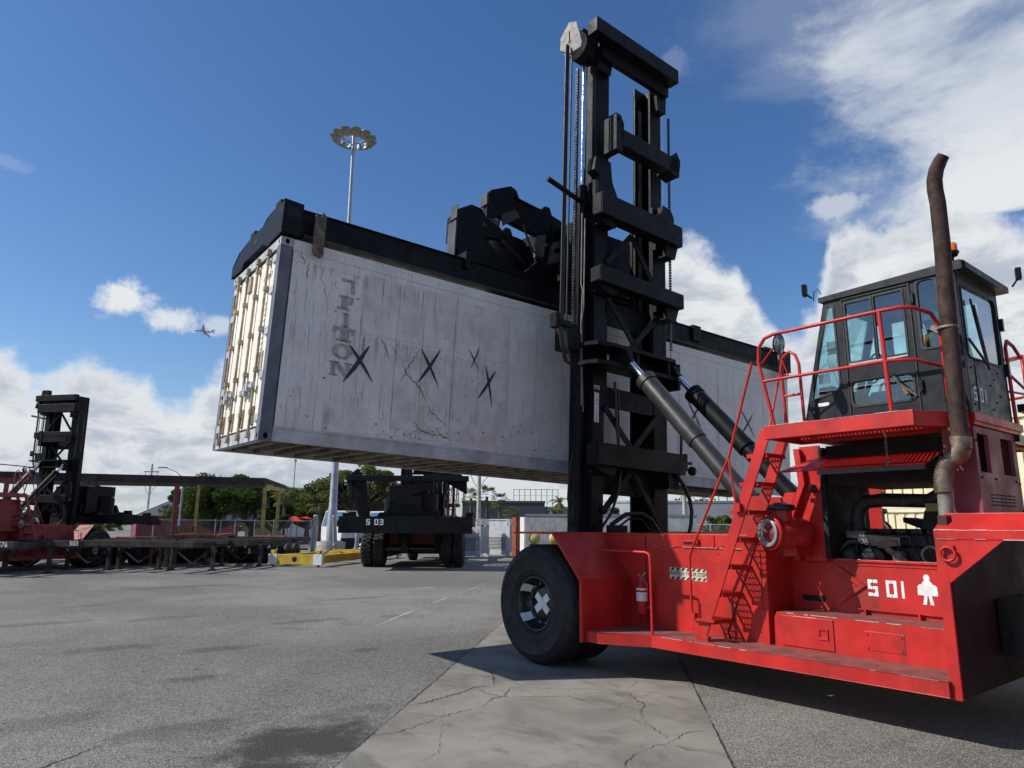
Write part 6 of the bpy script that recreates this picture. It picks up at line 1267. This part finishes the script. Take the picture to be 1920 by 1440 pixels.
def slight(px, D, h, lab, s=1):
    t = thing('street_light', lab, 'street light', (*Pd(px, D), 0), rz=-R_(39), group='distant street lights'); MB().cyl((0, 0, 0), (0, 0, h), .12, .08, 10).build('pole', GALV, t)
    MB().tube([(0, 0, h-.1), (-.8*s, 0, h+.5), (-1.9*s, 0, h+.9)], .04, 6).build('arm', GALV, t); MB().box(min(-1.7*s, -2.5*s), max(-1.7*s, -2.5*s), -.12, .12, h+.82, h+.95).build('lamp_head', GALV, t)
slight(338, 75, 6.4, 'curved arm street light rising behind the shed roof and red post')
slight(1368, 90, 6.8, 'small street light right of the pole beyond the fence'); slight(1383, 80, 7.4, 'taller small street light seen through the ladder'); slight(1352, 96, 6.2, 'smallest distant street light beside the ladder rail')
an = thing('antenna_mast', 'thin antenna mast rising behind the right end of the shed roof', 'antenna', (*Pd(548, 90), 0)); MB().cyl((0, 0, 0), (0, 0, 9.6), .06, n=6).build('rod', GALV, an); MB().box(-.12, .12, -.12, .12, 9.5, 9.8).build('tip', GALV, an)
nf = thing('net_fence', 'row of tall thin posts with netting behind the grey buildings', 'net fence', (*Pd(965, 110), 0), rz=-R_(39+4))
for k in range(9): MB().box(k*.85-.04, k*.85+.04, -.04, .04, 0, 7.6).build('post', BLK, nf)
MB().box(-.1, 6.9, -.02, .02, 7.5, 7.56).build('top_cable', BLK, nf); MB().box(-.1, 6.9, -.02, .02, 6.6, 6.63).build('lower_cable', BLK, nf)

# ---- trees
def leaves(mb, c, rx, ry, rz, n, s, rnd, flat=.5):
    for _ in range(n):
        while True:
            u = Vector((rnd.uniform(-1, 1), rnd.uniform(-1, 1), rnd.uniform(-1, 1)))
            if .25 < u.length < 1: break
        p = Vector((c[0]+u.x*rx, c[1]+u.y*ry, c[2]+u.z*rz)); a = Vector((rnd.gauss(0, 1), rnd.gauss(0, 1), rnd.gauss(0, flat))).normalized(); b = a.cross(Vector((rnd.gauss(0, 1), rnd.gauss(0, 1), rnd.gauss(0, 1)))).normalized()
        q = s*rnd.uniform(.6, 1.3); mb.add([p-a*q, p+b*q*.5, p+a*q, p-b*q*.5], [(0, 1, 2, 3)])
def tree(px, D, h, r, lab, seed, m_=LEAF, name='oak_tree', dens=1.0, lean=0, low=.35, trunk=.35, nclump=26, group='oaks beyond the yard'):
    if name == 'oak_tree': h *= 1.09; r *= 1.05
    rnd = random.Random(seed); t = thing(name, lab, 'tree', (*Pd(px, D), 0), rz=-R_(39), group=group)
    br = MB(); cr_ = MB(); top_ = h*low
    br.tube([(0, 0, 0), (.1*lean, 0, top_*.6), (.3*lean, 0, top_)], [trunk, trunk*.8, trunk*.6], 10)
    nclump = int(nclump*1.35)
    for k in range(nclump):
        a = 2*pi*k/nclump*2.4+rnd.uniform(-.3, .3); rad = r*sqrt(rnd.uniform(.05, 1)); zz = top_+(h-top_)*(.15+.72*rnd.random()*(1-.45*(rad/r)**2)); c = Vector((cos(a)*rad+lean*zz/h, sin(a)*rad*.8, zz))
        cs = r*rnd.uniform(.13, .30)
        leaves(cr_, c, cs, cs, cs*.66, int(165*dens), .15, rnd)
        m0 = Vector((.3*lean, 0, top_)); md = m0.lerp(c, .5)+Vector((rnd.uniform(-.2, .2), 0, -.25))
        br.tube([m0-Vector((0, 0, .3)), md, c], [trunk*.4, trunk*.2, .03], 5)
    br.build('trunk', BARK, t, one=True); cr_.build('crown', m_, t, kind='stuff')
tree(405, 80, 7.4, 4.3, 'dense dark oak, widest tree, under and behind the shed roof', 1, dens=2.6, nclump=60, low=.2)
tree(474, 82, 6.6, 2.7, 'dark oak crown just right of the widest oak', 2, dens=2.2, low=.25, nclump=34)
tree(578, 84, 7.0, 3.6, 'oak with rounded crown above the red tents', 3, LEAF2, dens=2.0, nclump=44, low=.24)
tree(614, 78, 6.3, 2.6, 'darker small oak left of the light mast', 4, dens=2.0, nclump=34)
tree(664, 76, 8.8, 3.5, 'tall oak right of the light mast with open leaning crown', 5, LEAF2, dens=1.5, lean=.3, nclump=42, low=.38)
tree(708, 79, 7.2, 2.6, 'slender branched oak behind the spreader chains', 6, LEAF2, dens=.75, low=.45, nclump=18)
tree(524, 86, 6.2, 2.4, 'oak crown filling the gap behind the yellow shed posts', 14, dens=1.8, nclump=34, low=.25)
tree(512, 70, 3.6, 1.3, 'bushy low tree next to the yellow shed post', 8, dens=1.5)
tree(1350, 60, 3.3, 1.3, 'pale thin shrub tree before the blue grey building', 9, LEAF2, 'small_tree', dens=.6, low=.3, trunk=.1, group='trees at the right fence')
tree(1382, 56, 3.6, 1.1, 'bright green bush seen between the ladder stringers', 10, LEAF2, 'small_tree', dens=1.6, low=.2, trunk=.1, group='trees at the right fence')
tree(1410, 56, 3.4, 1.2, 'bright green bush just left of the round work lamp', 11, LEAF2, 'small_tree', dens=1.6, low=.2, trunk=.1, group='trees at the right fence')
tree(1500, 58, 4.6, 1.6, 'yellow green tree showing above the air cleaner', 12, LEAF2, 'small_tree', dens=1.5, low=.2, trunk=.1, group='trees at the right fence')
tree(1148, 66, 4.2, 1.6, 'round dark bush seen between the two mast columns', 13, LEAF, 'small_tree', dens=1.6, low=.25, trunk=.1, group='trees at the right fence')
for i, px in enumerate((1278, 1300, 1312, 1326, 1338)): tree(px, 120, 8.8-.5*(i % 2), 1.2, ['wispy distant pine, leftmost of the five behind the concrete pole', 'wispy distant pine, second from the left of five', 'wispy distant pine in the middle of the five', 'wispy distant pine, second from the right of five', 'wispy distant pine, rightmost of the five near the ladder'][i], 20+i, LEAF, 'pine_tree', dens=.12, low=.35, trunk=.12, nclump=14, group='distant wispy pines')
def palm(px, D, h, cr_r, lab, seed, frond='fan', n=34):
    rnd = random.Random(seed); t = thing('palm_tree', lab, 'palm tree', (*Pd(px, D), 0), rz=-R_(39), group='palms by the grey building')
    MB().tube([(0, 0, 0), (.05, 0, h*.5), (.0, 0, h)], [.22, .17, .15], 10).build('trunk', BARK, t); c = MB()
    for k in range(n):
        a = rnd.uniform(0, 2*pi); e = rnd.uniform(-.75, 1.3); d = Vector((cos(a)*cos(e), sin(a)*cos(e), sin(e))); L = cr_r*rnd.uniform(.75, 1.05)
        if frond == 'fan':
            p = Vector((0, 0, h))+d*L*.5; sd_ = d.cross(Vector((0, 0, 1))).normalized(); up = sd_.cross(d)
            for j in range(9):
                q = (j-4)*.3; e1 = (d*cos(q)+sd_*sin(q)).normalized(); tip = p+e1*L*.5+Vector((0, 0, -.12*L)); c.add([p, p+e1*L*.25+up*.03+sd_*.04, tip, p+e1*L*.25-sd_*.04], [(0, 1, 2, 3)])
        else:
            P = [Vector((0, 0, h))+d*L*s_+Vector((0, 0, -.55*L*s_*s_)) for s_ in (0, .25, .5, .75, 1)]
            for i_ in range(1, 5):
                for jj in range(5):
                    pt = P[i_-1].lerp(P[i_], jj/5); sd_ = (P[i_]-P[i_-1]).cross(Vector((0, 0, 1))).normalized()
                    for s2 in (1, -1): c.add([pt, pt+sd_*s2*.28*L/1.6+(P[i_]-P[i_-1])*.5+Vector((0, 0, -.12)), pt+(P[i_]-P[i_-1])*.22], [(0, 1, 2)])
    c.build('crown', PALMF, t, kind='stuff'); return t
palm(884, 72, 4.7, 1.45, 'fan palm partly hidden by the concrete pole', 1); palm(914, 72, 4.9, 1.5, 'tallest fan palm right of the concrete pole', 2); palm(938, 74, 4.4, 1.35, 'fan palm third from the left, before the dark building', 3)
palm(962, 70, 2.9, 1.3, 'short fan palm standing against the dark grey wall', 4); palm(1040, 68, 3.3, 1.4, 'feathery palm left of the mast, lower one', 5, 'f', 16); palm(1052, 70, 4.3, 1.6, 'feathery palm left of the mast, taller one', 6, 'f', 18)
palm(533, 72, 4.6, 1.5, 'fan palm with dead skirt between the yellow posts', 7, n=44); palm(600, 70, 3.9, 1.5, 'fan palm in front of the oak beside the light mast', 8)
# distant tree line
g = MB(); rnd = random.Random(9)
for k in range(150):
    px = rnd.uniform(-150, 2080); D = rnd.uniform(200, 260); x, y = Pd(px, D); hh = rnd.uniform(3.0, 5.5); leaves(g, (x, y, hh*.5), 5, 5, hh*.5, 60, 1.0, rnd)
g.build('distant_tree_line', LEAF, kind='stuff')

# ---- aeroplane
pl_ = thing('aeroplane', 'airliner climbing away beside the small white cloud', 'aeroplane', (378.7, 1451, 381), rot=(R_(8), R_(22), R_(52)))
AL = mat('airliner_paint', (.38, .38, .42), .4)
b = MB(); b.tube([(0, 22, 0), (0, 20, 0), (0, 16, .2), (0, -10, .2), (0, -20, 1.4)], [.3, 1.5, 2.1, 2.1, .5], 14); b.build('fuselage', AL, pl_)
for s_ in (1, -1):
    MB().hexa([(s_*1.5, 5, -.8), (s_*1.5, -3, -.8), (s_*22, -7, .9), (s_*22, -4.6, .9)], [(s_*1.5, 5, -.2), (s_*1.5, -3, -.4), (s_*22, -7, 1.1), (s_*22, -4.6, 1.1)]).build('wing', AL, pl_)
    MB().hexa([(s_*.8, -15, 1.2), (s_*.8, -19, 1.2), (s_*7.5, -20.5, 1.7), (s_*7.5, -18.7, 1.7)], [(s_*.8, -15, 1.5), (s_*.8, -19, 1.4), (s_*7.5, -20.5, 1.9), (s_*7.5, -18.7, 1.9)]).build('tailplane', AL, pl_)
    MB().cyl((s_*7, 4.5, -1.9), (s_*7, -.5, -1.8), 1.3, 1.0, 14).build('engine', AL, pl_)
MB().prism([(-14, 1.6), (-19, 1.4), (-21, 8), (-18.5, 8)], 'x', -.25, .25).build('fin', AL, pl_)
